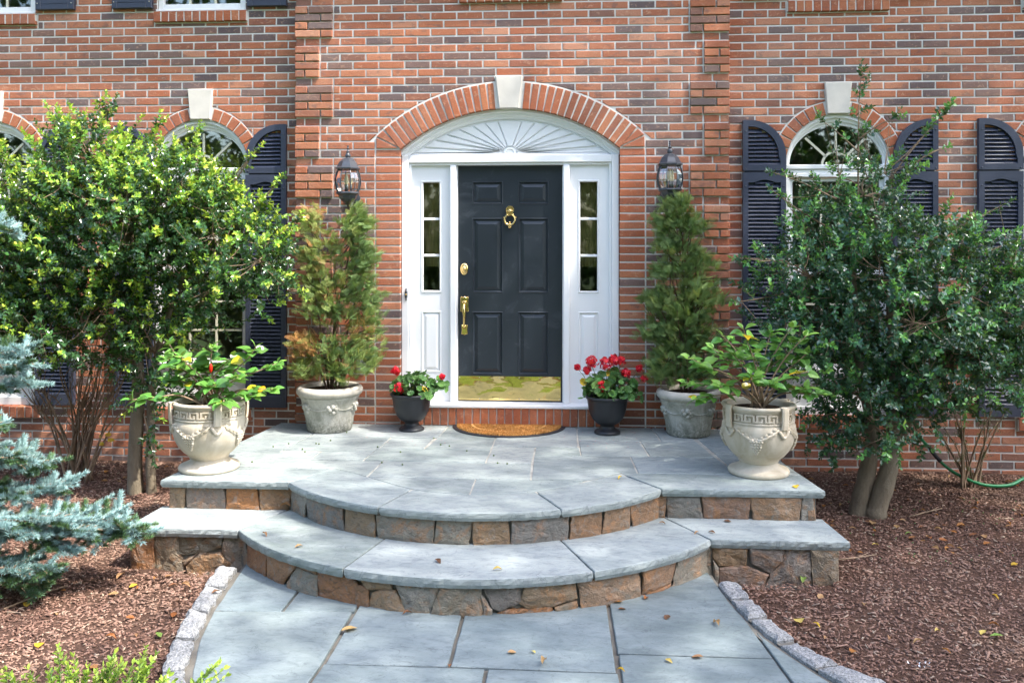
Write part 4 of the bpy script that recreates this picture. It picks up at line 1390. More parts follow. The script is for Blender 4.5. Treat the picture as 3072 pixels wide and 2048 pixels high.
fl = [
    [(-2.012, -.005), (-1.606, -.005), (-1.612, -.46), (-1.685, -1.045), (-2.128, -1.055)],
    [(-1.594, -.005), (-.543, -.005), (-.562, -.500), (-1.602, -.495)],
    [(-1.612, -.507), (-.945, -.512), (-.966, -.990), (-1.672, -.998)],
    [(-.933, -.512), (-.596, -.508), (-.616, -.868), (-.955, -.880)],
    [(-.531, -.005), (-.100, -.005), (-.100, -.880), (-.603, -.872), (-.560, -.50)],
    [(-.955, -.892), (-.100, -.892), (-.105, -1.276), (-.985, -1.254), (-.966, -1.0)],
    [(-2.128, -1.066), (-1.690, -1.056), (-1.372, -1.030), (-1.402, -1.500), (-2.168, -1.500)],
    [(-1.360, -1.022), (-.972, -1.002), (-.998, -1.262), (-1.377, -1.262)],
    [(-1.378, -1.274), (-.848, -1.274), (-.868, -1.69)] + inn(-1.132, -.86, .006)[::-1] + [(-1.138, -1.502), (-1.392, -1.502)],
    [(-.836, -1.270), (-.105, -1.288), (.228, -1.292), (.240, -1.708), (-.855, -1.698)],
    [(-.852, -1.706), (-.128, -1.716), (-.130, -2.064)] + inn(-.85, -.14, .006)[::-1],
    [(-.118, -1.716), (.592, -1.716)] + inn(-.11, .60, .006)[::-1] + [(-.118, -2.064)],
    [(-.088, -.772), (.232, -.780), (.228, -1.280), (-.093, -1.276)],
    [(-.088, -.005), (.554, -.005), (.560, -.755), (-.088, -.760)],
    [(.246, -.780), (.572, -.768), (.582, -1.032), (.244, -1.046)],
    [(.242, -1.058), (.942, -1.020), (.960, -1.488), (.846, -1.490)] + inn(.61, .84, .007)[::-1] + [(.602, -1.706), (.252, -1.706)],
    [(.566, -.005), (1.186, -.005), (1.220, -.512), (.572, -.492)],
    [(.574, -.504), (1.050, -.518), (1.082, -1.010), (.590, -1.020)],
    [(1.064, -.522), (1.500, -.522), (1.566, -1.010), (1.096, -1.010)],
    [(1.198, -.005), (1.475, -.005), (1.495, -.51), (1.232, -.51)],
    [(.954, -1.022), (1.570, -1.022), (1.640, -1.474), (.974, -1.484)],
    [(1.488, -.005), (1.925, -.005), (2.000, -.890), (1.585, -.890)],
    [(1.590, -.902), (2.002, -.902), (2.070, -1.474), (1.654, -1.474)],
]
for pl in fl: slab(pl, .0, .045, porch, 'flagstone', .003, .0012)

# ------------------------------------------------------------------ door mat
mat_ = root('doormat', (-.016, -.24, 0), 'half-round brown coir doormat with a black rubber edge in front of the door', 'doormat')
m = MB(); o = [(.482 * math.cos(t), -.02 - .455 * math.sin(t)) for t in [math.pi * i / 40 for i in range(41)]]
o = [(-.016 + x, y) for x, y in o]
m.loft([[(x, y, z) for x, y in (o if k == 0 else inset(o, k * .006))] for z, k in ((0.001, 0), (.008, 0), (.012, 1))], True, False, True)
m.build('rubber_base', MAT['rubber'], mat_)
tv = [(-.0035, 0, 0), (.0035, 0, 0), (0, .004, .017)]
pp, mm_ = [], []
while len(pp) < 15000:
    x = rng.uniform(-.45, .45); y = rng.uniform(0, .425)
    rr = math.hypot(x / .447, y / .42)
    if rr > 1: continue
    a = math.atan2(y, x); 
    groove = abs(rr - .70) < .022 or (rr < .70 and rr > .3 and abs((a * 9 / math.pi) % 1 - .5) > .44) or abs(rr - .3) < .02 or (rr > .7 and (abs(a - .62) < .03 or abs(a - 2.52) < .03))
    s_ = rng.uniform(.75, 1.25)
    zz = .45 if groove else s_
    aa_ = rng.uniform(0, 6.28); tl = rng.uniform(-.5, .5)
    c_, n_ = math.cos(aa_), math.sin(aa_)
    Mx = np.array([[c_, -n_, tl * .5], [n_, c_, tl * .5 * c_], [0, 0, zz]])
    pp.append((-.016 + x, -.028 - y, .011)); mm_.append(Mx)
tag(bulk('coir_pile', tv, [(0, 1, 2)], np.array(mm_), np.array(pp), MAT['coir'], mat_), kind='stuff')
m = MB(); o2 = [(-.016 + .44 * math.cos(t), -.03 - .41 * math.sin(t)) for t in [math.pi * i / 40 for i in range(41)]]
m.loft([[(x, y, z) for x, y in o2] for z in (.0122, .019)], True, False, True); m.build('coir_backing', MAT['coir'], mat_)


# ------------------------------------------------------------------ pots
def planter(x, y, label, rr, rot):
    t = root('planter_pot', (x, y, 0.0), label, 'planter', 'stone planters beside the door')
    m = MB(); m.smooth = True
    k = rr / .277
    m.lathe((x, y, 0), [(.0, .002), (.178 * k, .002), (.186 * k, .010), (.200 * k, .10), (.222 * k, .20), (.238 * k, .270), (.246 * k, .278), (.250 * k, .290), (.246 * k, .298)], 48)
    m.build('body', MAT['planter'], t)
    m = MB(); m.smooth = True
    m.lathe((x, y, 0), [(.246 * k, .298), (.262 * k, .302), (.274 * k, .318), (.277 * k, .338), (.270 * k, .358), (.255 * k, .370), (.238 * k, .374), (.226 * k, .366), (.222 * k, .340), (.215 * k, .30)], 48)
    m.build('rim', MAT['planter'], t)
    m = MB(); m.smooth = True                         # relief: fruit, leaves and a cord
    rad = lambda z: (.200 + (z - .10) * .22) * k
    P = lambda a, z, h: (x + (rad(z) + h) * math.cos(a), y + (rad(z) + h) * math.sin(a), z)
    for c in range(6):
        a0 = rot + c * math.pi / 3
        zc = .205
        for da, dz, r_ in ((-.07, .0, .021), (.03, .022, .021), (.05, -.024, .019), (-.14, .02, .017), (.13, .004, .016)):
            m.ball(P(a0 + da, zc + dz, .006), r_, 9, 6)
        for l in range(9):
            th = 2 * math.pi * l / 9 + .2; L_ = .052
            q0 = (a0 + .02 * math.cos(th) / .2, zc + .02 * math.sin(th)); q1 = (a0 + L_ * 1.25 * math.cos(th) / .22, zc + L_ * math.sin(th))
            w_ = .016; na, nz_ = -math.sin(th) * w_ / .22, math.cos(th) * w_
            mid = ((q0[0] + q1[0]) / 2, (q0[1] + q1[1]) / 2)
            m.add([P(q0[0], q0[1], .006), P(mid[0] + na, mid[1] + nz_, .004), P(q1[0], q1[1], .002), P(mid[0] - na, mid[1] - nz_, .004), P(mid[0], mid[1], .014)], [(0, 1, 4), (1, 2, 4), (2, 3, 4), (3, 0, 4)][::1])
        m.tube([P(a0 + .2 + .65 * i / 8, zc - .012 * math.sin(math.pi * i / 8), .002) for i in range(9)], .0065, 6)
    m.build('fruit_relief', MAT['planter'], t)
    m = MB(); m.lathe((x, y, 0), [(.001, .345), (.22 * k, .335)], 24); m.build('soil', MAT['soil'], t)
    return t


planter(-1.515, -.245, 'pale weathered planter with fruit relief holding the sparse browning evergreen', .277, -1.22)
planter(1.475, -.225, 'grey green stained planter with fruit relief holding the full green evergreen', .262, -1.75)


def urn(x, y, label, rot, sc=1.0):
    t = root('garden_urn', (x, y, 0), label, 'urn', 'cast stone urns at the porch corners')
    S_ = lambda r_, z: (r_ * sc, z * sc)
    m = MB(); m.smooth = True
    m.lathe((x, y, 0), [S_(*p) for p in [(0, .001), (.198, .001), (.204, .008), (.206, .022), (.200, .034), (.175, .044), (.145, .056), (.128, .070), (.122, .082)]], 56)
    m.build('foot', MAT['urn'], t)
    body = [(.122, .082), (.134, .088), (.134, .096), (.140, .104), (.172, .130), (.205, .170), (.230, .220), (.243, .270), (.247, .310), (.244, .340), (.238, .352), (.236, .362), (.240, .366), (.240, .374), (.232, .378)]
    m = MB(); m.smooth = True
    m.lathe((x, y, 0), [S_(*p) for p in body], 56)
    m.build('bowl', MAT['urn'], t)
    m = MB(); m.smooth = True
    m.lathe((x, y, 0), [S_(*p) for p in [(.232, .378), (.229, .384), (.229, .436), (.234, .440), (.238, .444), (.238, .452), (.246, .458), (.250, .468), (.246, .478), (.232, .482), (.214, .478), (.208, .462), (.205, .42)]], 56)
    m.build('collar', MAT['urn'], t)

    def P(a, z, h, r0=None):
        if r0 is None:
            r0 = .229
            for (ra, za), (rb, zb) in zip(body, body[1:]):
                if za <= z <= zb: r0 = ra + (rb - ra) * (z - za) / max(1e-6, zb - za)
        return (x + (r0 + h) * sc * math.cos(a), y + (r0 + h) * sc * math.sin(a), z * sc)
    # Greek key
    cur_ = {}

    def bar(a0, a1, z0, z1):
        n_ = max(1, int(abs(a1 - a0) / .06))
        for i in range(n_):
            b0, b1 = a0 + (a1 - a0) * i / n_, a0 + (a1 - a0) * (i + 1) / n_
            v = [P(b0, z0, .0, .229), P(b1, z0, 0, .229), P(b1, z1, 0, .229), P(b0, z1, 0, .229), P(b0, z0, .012, .229), P(b1, z0, .012, .229), P(b1, z1, .012, .229), P(b0, z1, .012, .229)]
            f = [(4, 5, 6, 7), (0, 1, 5, 4), (2, 3, 7, 6)]
            if i == 0: f.append((3, 0, 4, 7))
            if i == n_ - 1: f.append((1, 2, 6, 5))
            cur_['m'].add(v, f)
    for qd in range(4):
        cur_['m'] = MB()
        for c in range(4):
            a = rot + qd * math.pi / 2 + .13 + c * (math.pi / 2 - .26) / 4; U = (math.pi / 2 - .26) / 4
            e = U / 6
            bar(a + .0 * e, a + 5.2 * e, .426, .435)
            bar(a + 0 * e, a + 1 * e, .386, .426); bar(a + 1 * e, a + 3.4 * e, .386, .395); bar(a + 2.4 * e, a + 3.4 * e, .395, .412); bar(a + 4.2 * e, a + 5.2 * e, .386, .426)
            bar(a + 5.2 * e, a + 6 * e, .386, .395)
        cur_['m'].build('greek_key', MAT['urn'], t)
    for qd in range(4):                               # strap handles
        a = rot + qd * math.pi / 2
        ca, sa = math.cos(a), math.sin(a); tx, ty = -sa, ca
        path_ = [(.222, .468), (.240, .487), (.262, .484), (.266, .46), (.264, .41), (.262, .372), (.257, .340), (.248, .332)]
        m = MB(); m.smooth = False
        hw = .026
        rings = []
        for r_, z in path_:
            th = .010
            rings.append([(x + (r_ + o_) * sc * ca + tx * s_ * hw * sc, y + (r_ + o_) * sc * sa + ty * s_ * hw * sc, z * sc) for o_, s_ in ((-th, -1), (-th, 1), (.0, 1), (.006, .6), (.006, -.6), (.0, -1))])
        m.loft(rings, True, True, True)
        m.smooth = True
        m.tube([P(a - .16 + .32 * i / 10, .330 - .045 * math.sin(math.pi * i / 10), .004) for i in range(11)], .012 * sc, 8)
        m.build('handle', MAT['urn'], t)
        # swag with grapes between the straps
        a += math.pi / 4
        m = MB(); m.smooth = True
        for row, (cnt, z) in enumerate(((5, .262), (4, .244), (4, .227), (3, .210), (2, .194), (1, .180))):
            for i in range(cnt):
                aa_ = a + (i - (cnt - 1) / 2) * .072
                m.ball(P(aa_, z, .006), .0125 * sc, 8, 6)
        for sg in (-1, 1):
            for i in range(5):
                f = i / 4; aa_ = a + sg * (.12 + .48 * f); z = .268 + .070 * f ** 1.2
                for s2 in (-1, 1):
                    c0 = (aa_, z); c1 = (aa_ - sg * .17, z - .016 + s2 * .022); n0 = .017
                    mid = ((c0[0] + c1[0]) / 2, (c0[1] + c1[1]) / 2)
                    m.add([P(c0[0], c0[1], .004), P(mid[0], mid[1] + n0, .003), P(c1[0], c1[1], .006), P(mid[0], mid[1] - n0, .003), P(mid[0], mid[1], .013)], [(0, 1, 4), (1, 2, 4), (2, 3, 4), (3, 0, 4)] if sg > 0 else [(4, 1, 0), (4, 2, 1), (4, 3, 2), (4, 0, 3)])
            m.tube([P(a + sg * (.06 + .56 * i / 8), .266 + .074 * (i / 8) ** 1.2, .002) for i in range(9)], [.014 * sc * (1 - .5 * i / 8) for i in range(9)], 7)
        m.build('grape_swag', MAT['urn'], t)
    m = MB(); m.lathe((x, y, 0), [(.001, .445 * sc), (.21 * sc, .435 * sc)], 24); m.build('soil', MAT['soil'], t)
    return t


urn(-2.010, -1.560, 'cast stone urn on the corner of the porch, planted with the red budded hibiscus', -math.pi / 2 + .60)
urn(1.795, -1.425, 'cast stone urn with a tan stained rim, planted with the leggy hydrangea', -math.pi / 2 + .52)


def black_pot(x, y, label, k=1.0):
    t = root('flower_pot', (x, y, 0), label, 'flower pot', 'black footed pots beside the doormat')
    m = MB(); m.smooth = True
    m.lathe((x, y, 0), [(0, .001), (.106 * k, .001), (.108 * k, .006), (.106 * k, .020), (.098 * k, .026), (.076 * k, .036), (.062 * k, .052), (.056 * k, .066), (.060 * k, .070)], 40)
    m.build('foot', MAT['black_pot'], t)
    m = MB(); m.smooth = True
    m.lathe((x, y, 0), [(.060 * k, .070), (.066 * k, .074), (.092 * k, .088), (.122 * k, .118), (.142 * k, .155), (.156 * k, .205), (.166 * k, .270), (.170 * k, .288), (.178 * k, .290), (.183 * k, .296), (.184 * k, .310), (.178 * k, .314), (.168 * k, .312), (.160 * k, .28)], 40)
    m.build('bowl', MAT['black_pot'], t)
    m = MB()                                          # faint raised emblem of upright strokes
    for i in range(7):
        a = -math.pi / 2 - .19 + .038 * i + (.10 if x > 0 else .16) * 1; zt = .190; zb = .150 - .010 * (i % 3)
        f = lambda z: .142 + (.156 - .142) * (z - .155) / .05
        vs = [(x + (f(z) + .0018) * k * math.cos(a + d), y + (f(z) + .0018) * k * math.sin(a + d), z) for z in (zb, zt) for d in (-.009, .009)]
        m.add(vs, [(0, 1, 3, 2)])
    m.build('emblem', MAT['black_pot'], t)
    m = MB(); m.lathe((x, y, 0), [(.001, .288), (.165 * k, .282)], 20); m.build('soil', MAT['soil'], t)
    return t


black_pot(-.822, -.225, 'black footed pot left of the doormat holding the low geranium with few blooms', .98)
black_pot(.812, -.240, 'black footed pot right of the doormat holding the tall geranium full of red blooms', 1.0)


# ------------------------------------------------------------------ wall lanterns
def lantern(x, z, label):
    t = root('wall_lantern', (x, 0, z), label, 'lantern', 'lanterns either side of the door')
    y = -.195; n = 8; ph = math.pi / 8 + .06
    m = MB(); m.lathe((x, y, z), [(.002, .192), (.010, .186), (.006, .176), (.010, .168), (.005, .160), (.009, .146), (.012, .140), (.019, .136), (.012, .130), (.016, .124), (.023, .110), (.024, .098), (.019, .088), (.021, .084)], 14); m.smooth = True
    m.build('finial', MAT['dark_metal'], t)
    m = MB(); m.lathe((x, y, z), [(.020, .086), (.046, .076), (.072, .052), (.088, .022), (.094, .010), (.107, -.002), (.106, -.010), (.094, -.014), (.084, -.012)], n, ph, False, True)
    m.build('cap', MAT['dark_metal'], t)
    bar = [(.084, -.014), (.098, -.045), (.109, -.090), (.110, -.130), (.101, -.175), (.088, -.205)]
    m = MB(); m.lathe((x, y, z), [(r_ - .004, zz) for r_, zz in bar], n, ph); m.build('lamp_glass', MAT['glass_lamp'], t)
    for k in range(n):
        a = ph + 2 * math.pi * k / n
        m = MB(); m.tube([(x + r_ * math.cos(a), y + r_ * math.sin(a), z + zz) for r_, zz in bar], .0042, 6); m.build('rib', MAT['dark_metal'], t)
    m = MB(); m.lathe((x, y, z), [(.02, -.200), (.088, -.202), (.100, -.206), (.103, -.214), (.098, -.220), (.086, -.226), (.078, -.236), (.070, -.258), (.050, -.282), (.030, -.296), (.018, -.31), (.002, -.318)], n, ph, True)
    m.build('base', MAT['dark_metal'], t)
    m = MB(); m.smooth = True
    for k in range(3):
        a = .5 + 2 * math.pi * k / 3; bx, by = x + .026 * math.cos(a), y + .026 * math.sin(a)
        m.tube([(bx, by, z - .20), (bx, by, z - .14)], .011, 8)
    m.build('socket', MAT['dark_metal'], t)
    m = MB(); m.smooth = True
    for k in range(3):
        a = .5 + 2 * math.pi * k / 3; bx, by = x + .026 * math.cos(a), y + .026 * math.sin(a)
        m.lathe((bx, by, z), [(.008, -.14), (.014, -.115), (.012, -.09), (.004, -.06), (.001, -.045)], 8)
    m.build('bulb', MAT['bulb'], t)
    m = MB(); m.smooth = True
    m.tube(spline([(x, y, z - .30), (x, y + .03, z - .335), (x, y + .10, z - .33), (x, y + .16, z - .27), (x, -.012, z - .255)], 5), .012, 8)
    m.build('arm', MAT['dark_metal'], t)
    m = MB(); m.tube([(x, .002, z - .25), (x, -.018, z - .25), (x, -.026, z - .25)], [.062, .060, .02], 20); m.build('wall_plate', MAT['dark_metal'], t)
    return t


lantern(-1.372, 2.203, 'dark lantern on the brick, its cap in sunlight above the sparse browning evergreen')
lantern(1.328, 2.222, 'dark lantern on the shaded brick above the full green evergreen')

# ------------------------------------------------------------------ hose
h = MB(); h.smooth = True
hp = spline([(3.15, -.10, .22), (3.30, -.13, .05), (3.39, -.2, -.065), (3.50, -.24, -.205), (3.62, -.28, -.29), (3.78, -.34, -.345), (3.98, -.33, -.345), (4.2, -.22, -.30), (4.6, -.12, -.29), (5.2, -.1, -.33)], 8)
h.tube(hp, .013, 10)
hose = h.build('garden_hose', MAT['hose'], None, (3.5, -.24, -.33)); tag(hose, 'green garden hose curving down to the mulch behind the bushes', 'hose')
m = MB(); m.smooth = True; m.tube([Vector(hp[17]) + Vector((0, 0, 0)), hp[19], hp[21], hp[23]], .0165, 10); m.build('coupling', MAT['rubber'], hose)
# ------------------------------------------------------------------ plants
CAM = np.array(cam.location)


def unit(v): return v / np.linalg.norm(v, axis=-1, keepdims=True)


def leafy(parent, tv, tf, rot, L, pos, age, mat, nsingle, part='leaf', mass='foliage', levels=6):
    """the leaves that show largest become parts of their own, the rest one mass"""
    n = len(pos); order = np.arange(n)
    d = CAM[None] - pos; dist = np.linalg.norm(d, axis=1)
    face = np.abs((unit(d) * rot[:, :, 2]).sum(1))
    score = L * (.35 + face) / dist ** 1.6
    order = np.argsort(-score)
    sing = order[:nsingle]; rest = order[nsingle:]
    tms = [tmesh(part, tv, tf, mat, i / (levels - 1)) for i in range(levels)]
    for i in sing:
        k = int(round(min(1, max(0, age[i])) * (levels - 1)))
        Mx = Matrix(rot[i].tolist())
        shared(part, tms[k], parent, pos[i].tolist(), Mx, float(L[i]))
    if len(rest):
        tag(bulk(mass, tv, tf, rot[rest] * L[rest][:, None, None], pos[rest], mat, parent, age[rest]), kind='stuff')


HV = [(0, 0, 0), (.34, 0, -.01), (.68, 0, -.03), (1.0, 0, -.10),
      (.17, .27, .08), (.36, .20, .04), (.52, .34, .09), (.74, .17, .02),
      (.17, -.27, .08), (.36, -.20, .04), (.52, -.34, .09), (.74, -.17, .02)]
HF = [(0, 1, 4), (4, 1, 5), (1, 2, 5), (5, 2, 6), (6, 2, 7), (2, 3, 7), (0, 8, 1), (8, 9, 1), (1, 9, 2), (9, 10, 2), (10, 11, 2), (2, 11, 3)]


def twig_leaves(starts, dirs, lens, per, leafL, spread=.9, newp=.3, newage=.9, oldage=.25, upbias=.35):
    """leaves set alternately along twigs -> rot, L, pos, age, base of each twig"""
    rots, Ls, ps, ages = [], [], [], []
    for s, d, l, shell in zip(starts, dirs, lens, newp):
        k = max(4, int(l / per)); 
        t = (np.arange(k) + .5 + nrs.uniform(-.3, .3, k)) / k
        p = s[None] + d[None] * (t * l)[:, None]
        ang = np.arange(k) * 2.4 + nrs.rand() * 6
        a = np.cross(d, [0, 0, 1.0]); a = a / (np.linalg.norm(a) + 1e-6); b = np.cross(d, a)
        side = np.cos(ang)[:, None] * a + np.sin(ang)[:, None] * b
        ld = unit(d[None] * (.35 + .9 * t[:, None] ** 3) + side * spread + nrs.normal(0, .18, (k, 3)) + np.array([0, 0, .05]))
        up = unit(np.array([0, 0, 1.0])[None] * upbias + d[None] * .4 + nrs.normal(0, .35, (k, 3)))
        rots.append(frames(ld, up)); ps.append(p)
        young = nrs.rand() < shell
        L = leafL * nrs.uniform(.75, 1.15, k) * (1 - .35 * (t > .85))
        Ls.append(L)
        base = oldage + nrs.normal(0, .12)
        ag = np.clip(base + nrs.normal(0, .08, k), .02, .55)
        if young: ag = np.where(t > .42, np.clip(newage + nrs.normal(0, .10, k) - .25 * (1 - t), .45, 1), ag + .12)
        ages.append(ag)
    return np.concatenate(rots), np.concatenate(Ls), np.concatenate(ps), np.concatenate(ages)


def blobs(ells, n, shellmin=.45):
    """points in a union of ellipsoids, with outward direction and shell depth"""
    vol = np.array([e[3] * e[4] * e[5] * (e[6] if len(e) > 6 else 1) for e in ells]); vol = vol / vol.sum()
    idx = nrs.choice(len(ells), n, p=vol)
    u = unit(nrs.normal(0, 1, (n, 3))); r = shellmin + (1 - shellmin) * nrs.rand(n) ** .7
    C = np.array([e[:3] for e in ells])[idx]; Rr = np.array([e[3:6] for e in ells])[idx]
    wob = 1 + .22 * np.sin(u[:, 0] * 5 + idx) * np.cos(u[:, 2] * 4 + idx * 2)
    p = C + u * Rr * (r * wob)[:, None]
    return p, u, r


def holly(label, base, ells, trunks, ntw, extra, leafL=.050, group='holly bushes by the steps', cat='bush', newp=.35, sunup=.0, gapc=(), newage=.9):
    t = root('holly_bush', base, label, cat, group)
    m = MB(); m.smooth = True
    nodes = []
    for pts, r0, r1 in trunks:
        sp = spline(pts, 5); m.tube(sp, [a * rng.uniform(.9, 1.1) for a in rad_lerp(r0, r1, len(sp))], 9); nodes += [Vector(q_) for q_ in sp[len(sp) // 3:]]
    m.build('trunk', MAT['bark'], t)
    lm = MB(); lm.smooth = True
    limbs = []
    for e in ells:
        c = Vector(e[:3])
        nd = min(nodes, key=lambda q_: (q_ - c).length + max(0, q_.z - c.z) * 1.5)
        mid = (nd + c) / 2 + Vector((rng.uniform(-.08, .08), rng.uniform(-.05, .05), rng.uniform(-.03, .08)))
        sp = spline([nd, mid, c], 5); lm.tube(sp, rad_lerp(.017, .008, len(sp)), 6); limbs += sp
        for k in range(7):
            u = Vector((rng.gauss(0, 1), rng.gauss(0, 1), rng.gauss(.2, 1))).normalized()
            e2 = c + Vector((u.x * e[3], u.y * e[4], u.z * e[5])) * .75
            mid = (c + e2) / 2 + Vector((rng.uniform(-.06, .06), rng.uniform(-.06, .06), rng.uniform(-.02, .06)))
            sp = spline([c, mid, e2], 4); lm.tube(sp, rad_lerp(.007, .003, len(sp)), 5); limbs += sp
    p, u, r = blobs(ells, ntw)
    for gx, gz, gr in gapc:
        k = (p[:, 0] - gx) ** 2 + (p[:, 2] - gz) ** 2 > gr ** 2; p, u, r = p[k], u[k], r[k]
    ntw = len(p)
    d = unit(u * .75 + np.array([0, 0, .45]) + nrs.normal(0, .4, (ntw, 3)))
    ln = nrs.uniform(.09, .20, ntw) * (.8 + .4 * r)
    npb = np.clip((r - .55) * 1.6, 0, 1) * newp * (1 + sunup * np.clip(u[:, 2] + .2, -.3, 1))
    for pts, n_, nb in extra:                          # long shoots that stand out of the crown
        sp = spline(pts, 5); lm.tube(sp, rad_lerp(.008, .0025, len(sp)), 5)
        for q_ in range(n_):
            f = .25 + .75 * rng.random() if q_ else 1.0
            i = min(len(sp) - 2, int(f * (len(sp) - 1)))
            s_ = np.array(sp[i]); dd = np.array(sp[i + 1] - sp[i]); dd = dd / np.linalg.norm(dd)
            dv = dd * .8 + nrs.normal(0, .55, 3) if q_ else dd
            p = np.vstack([p, s_]); d = np.vstack([d, dv / np.linalg.norm(dv)]); ln = np.append(ln, rng.uniform(.07, .15)); npb = np.append(npb, nb)
    lp = np.array([tuple(q_) for q_ in limbs])
    for i in range(len(p)):
        if i % 4 == 0 or i >= ntw:
            j = np.argmin(((lp - p[i]) ** 2).sum(1))
            a = Vector(lp[j]); b = Vector(p[i]); e2 = b + Vector(d[i]) * float(ln[i])
            if (a - b).length < .5: lm.tube([a, (a + b) / 2 + Vector((0, 0, -.015)), b, e2], [.0035, .003, .0024, .0012], 3, False)
    lm.build('branches', MAT['twig'], t)
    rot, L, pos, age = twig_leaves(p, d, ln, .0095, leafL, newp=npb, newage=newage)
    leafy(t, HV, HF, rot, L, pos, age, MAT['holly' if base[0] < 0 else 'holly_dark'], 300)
    return t


holly('sunlit holly bush with yellow green shoots, left of the porch', (-2.88, -.80, -.42),
      [(-3.0, -.92, 1.72, .86, .5, .60), (-3.62, -.88, 1.35, .66, .45, .70), (-2.22, -.85, 1.50, .52, .46, .46), (-3.30, -.82, 2.18, .42, .36, .40), (-2.62, -.85, 1.98, .55, .44, .36),
       (-3.28, -.95, .92, .58, .42, .34), (-2.74, -.85, .72, .26, .36, .40), (-4.3, -.75, 1.45, .55, .5, .85), (-1.88, -.88, 1.42, .22, .32, .34), (-2.35, -.9, 1.12, .38, .35, .24)],
      [([(-2.92, -.80, -.46), (-2.93, -.79, -.1), (-2.90, -.80, .4), (-2.93, -.78, .9), (-3.0, -.76, 1.5), (-3.05, -.74, 2.1)], .066, .022),
       ([(-2.79, -.80, -.46), (-2.80, -.80, 0), (-2.78, -.80, .5), (-2.66, -.80, 1.0), (-2.45, -.80, 1.5), (-2.35, -.8, 1.9)], .040, .015),
       ([(-2.93, -.78, .55), (-3.3, -.8, 1.0), (-3.7, -.8, 1.3), (-4.1, -.8, 1.5)], .035, .012)],
      3700, [([(-3.45, -.75, 2.3), (-3.55, -.78, 2.45), (-3.62, -.8, 2.60)], 6, .9), ([(-3.25, -.7, 2.4), (-3.22, -.7, 2.55), (-3.20, -.7, 2.68)], 6, .9), ([(-3.0, -.7, 2.2), (-2.85, -.72, 2.4), (-2.78, -.75, 2.52)], 6, .9),
             ([(-2.6, -.7, 2.2), (-2.5, -.7, 2.34), (-2.46, -.7, 2.46)], 4, .8), ([(-2.3, -.75, 1.95), (-2.1, -.75, 2.15), (-1.98, -.75, 2.28)], 5, .8), ([(-1.95, -.8, 1.8), (-1.86, -.8, 1.95), (-1.76, -.8, 2.06)], 5, .8),
             ([(-1.75, -.8, 1.6), (-1.70, -.86, 1.68), (-1.60, -.88, 1.74)], 5, .8), ([(-1.7, -.8, 1.25), (-1.66, -.86, 1.2), (-1.58, -.88, 1.20)], 5, .7), ([(-3.8, -.8, 1.9), (-3.95, -.8, 2.1), (-3.98, -.8, 2.3)], 5, .9),
             ([(-2.74, -.9, .5), (-2.7, -.95, .3), (-2.68, -1.0, .18)], 5, .3), ([(-2.78, -.95, .25), (-2.72, -1.0, .1), (-2.68, -1.02, -.02)], 5, .3)], newp=.80, sunup=.9, leafL=.042, gapc=[(-3.35, 1.2, .08), (-2.5, 1.22, .07)])

holly('dark glossy holly bush with a tall loose leader, right of the porch', (2.76, -.85, -.42),
      [(2.85, -.85, 1.02, .80, .6, .50), (2.70, -.80, 1.48, .62, .5, .40), (3.50, -.75, 1.10, .55, .5, .50), (2.28, -.90, 1.32, .42, .4, .26), (3.30, -.85, .66, .62, .5, .30), (2.62, -.92, .45, .44, .42, .34), (2.70, -.8, 1.92, .32, .3, .28, 1.0), (3.15, -.8, 1.5, .45, .4, .22), (2.2, -.95, .88, .30, .35, .26), (3.85, -.8, .95, .4, .4, .45), (2.70, -1.02, .26, .36, .26, .20), (3.1, -.98, .40, .3, .26, .16)],
      [([(2.63, -.90, -.46), (2.64, -.90, -.34), (2.70, -.89, -.1), (2.74, -.87, .2), (2.66, -.82, .7), (2.62, -.8, 1.3), (2.60, -.8, 1.8)], .080, .016),
       ([(2.73, -.95, -.46), (2.755, -.95, -.34), (2.83, -.93, -.12), (2.885, -.89, .12), (2.90, -.85, .7), (2.88, -.82, 1.3), (2.80, -.8, 1.7), (2.92, -.8, 2.1)], .082, .016),
       ([(2.90, -.86, .05), (3.02, -.86, .3), (3.2, -.85, .6), (3.5, -.8, .95)], .05, .014)],
      2500, [([(2.66, -.8, 1.9), (2.66, -.8, 2.3), (2.66, -.82, 2.6), (2.67, -.83, 2.82)], 11, .55), ([(2.66, -.82, 2.25), (2.5, -.82, 2.4), (2.4, -.82, 2.48)], 4, .5), ([(2.66, -.82, 2.35), (2.8, -.82, 2.45), (2.92, -.82, 2.5)], 4, .5),
             ([(2.8, -.8, 1.9), (3.0, -.8, 2.2), (3.2, -.82, 2.45), (3.28, -.83, 2.54)], 10, .7), ([(2.95, -.8, 2.0), (3.12, -.8, 2.2), (3.28, -.8, 2.28)], 7, .7), ([(2.5, -.8, 1.9), (2.25, -.82, 2.02), (2.02, -.85, 2.10)], 7, .6), ([(2.4, -.85, 1.7), (2.2, -.88, 1.82), (2.06, -.9, 1.92)], 5, .6),
             ([(2.2, -.9, 1.4), (1.95, -.92, 1.45), (1.76, -.95, 1.46)], 8, .5), ([(2.1, -.9, 1.2), (1.9, -.95, 1.16), (1.74, -.98, 1.14)], 7, .5), ([(3.2, -.8, 1.6), (3.45, -.8, 1.72), (3.72, -.8, 1.86)], 9, .6), ([(3.4, -.8, 1.4), (3.7, -.8, 1.55), (3.95, -.8, 1.62)], 8, .6),
             ([(2.5, -.95, .2), (2.45, -1.0, .08), (2.42, -1.02, -.02)], 5, .2), ([(2.95, -1.0, .4), (3.15, -1.05, .45), (3.3, -1.05, .42)], 8, .9), ([(2.9, -.9, .25), (3.0, -.95, .12), (3.06, -1.0, .1)], 4, .5)], newp=.60, sunup=.6, leafL=.042, newage=.74, gapc=[(2.62, 1.28, .08), (3.36, 1.2, .11), (3.2, 1.42, .09), (2.3, 1.05, .08)])

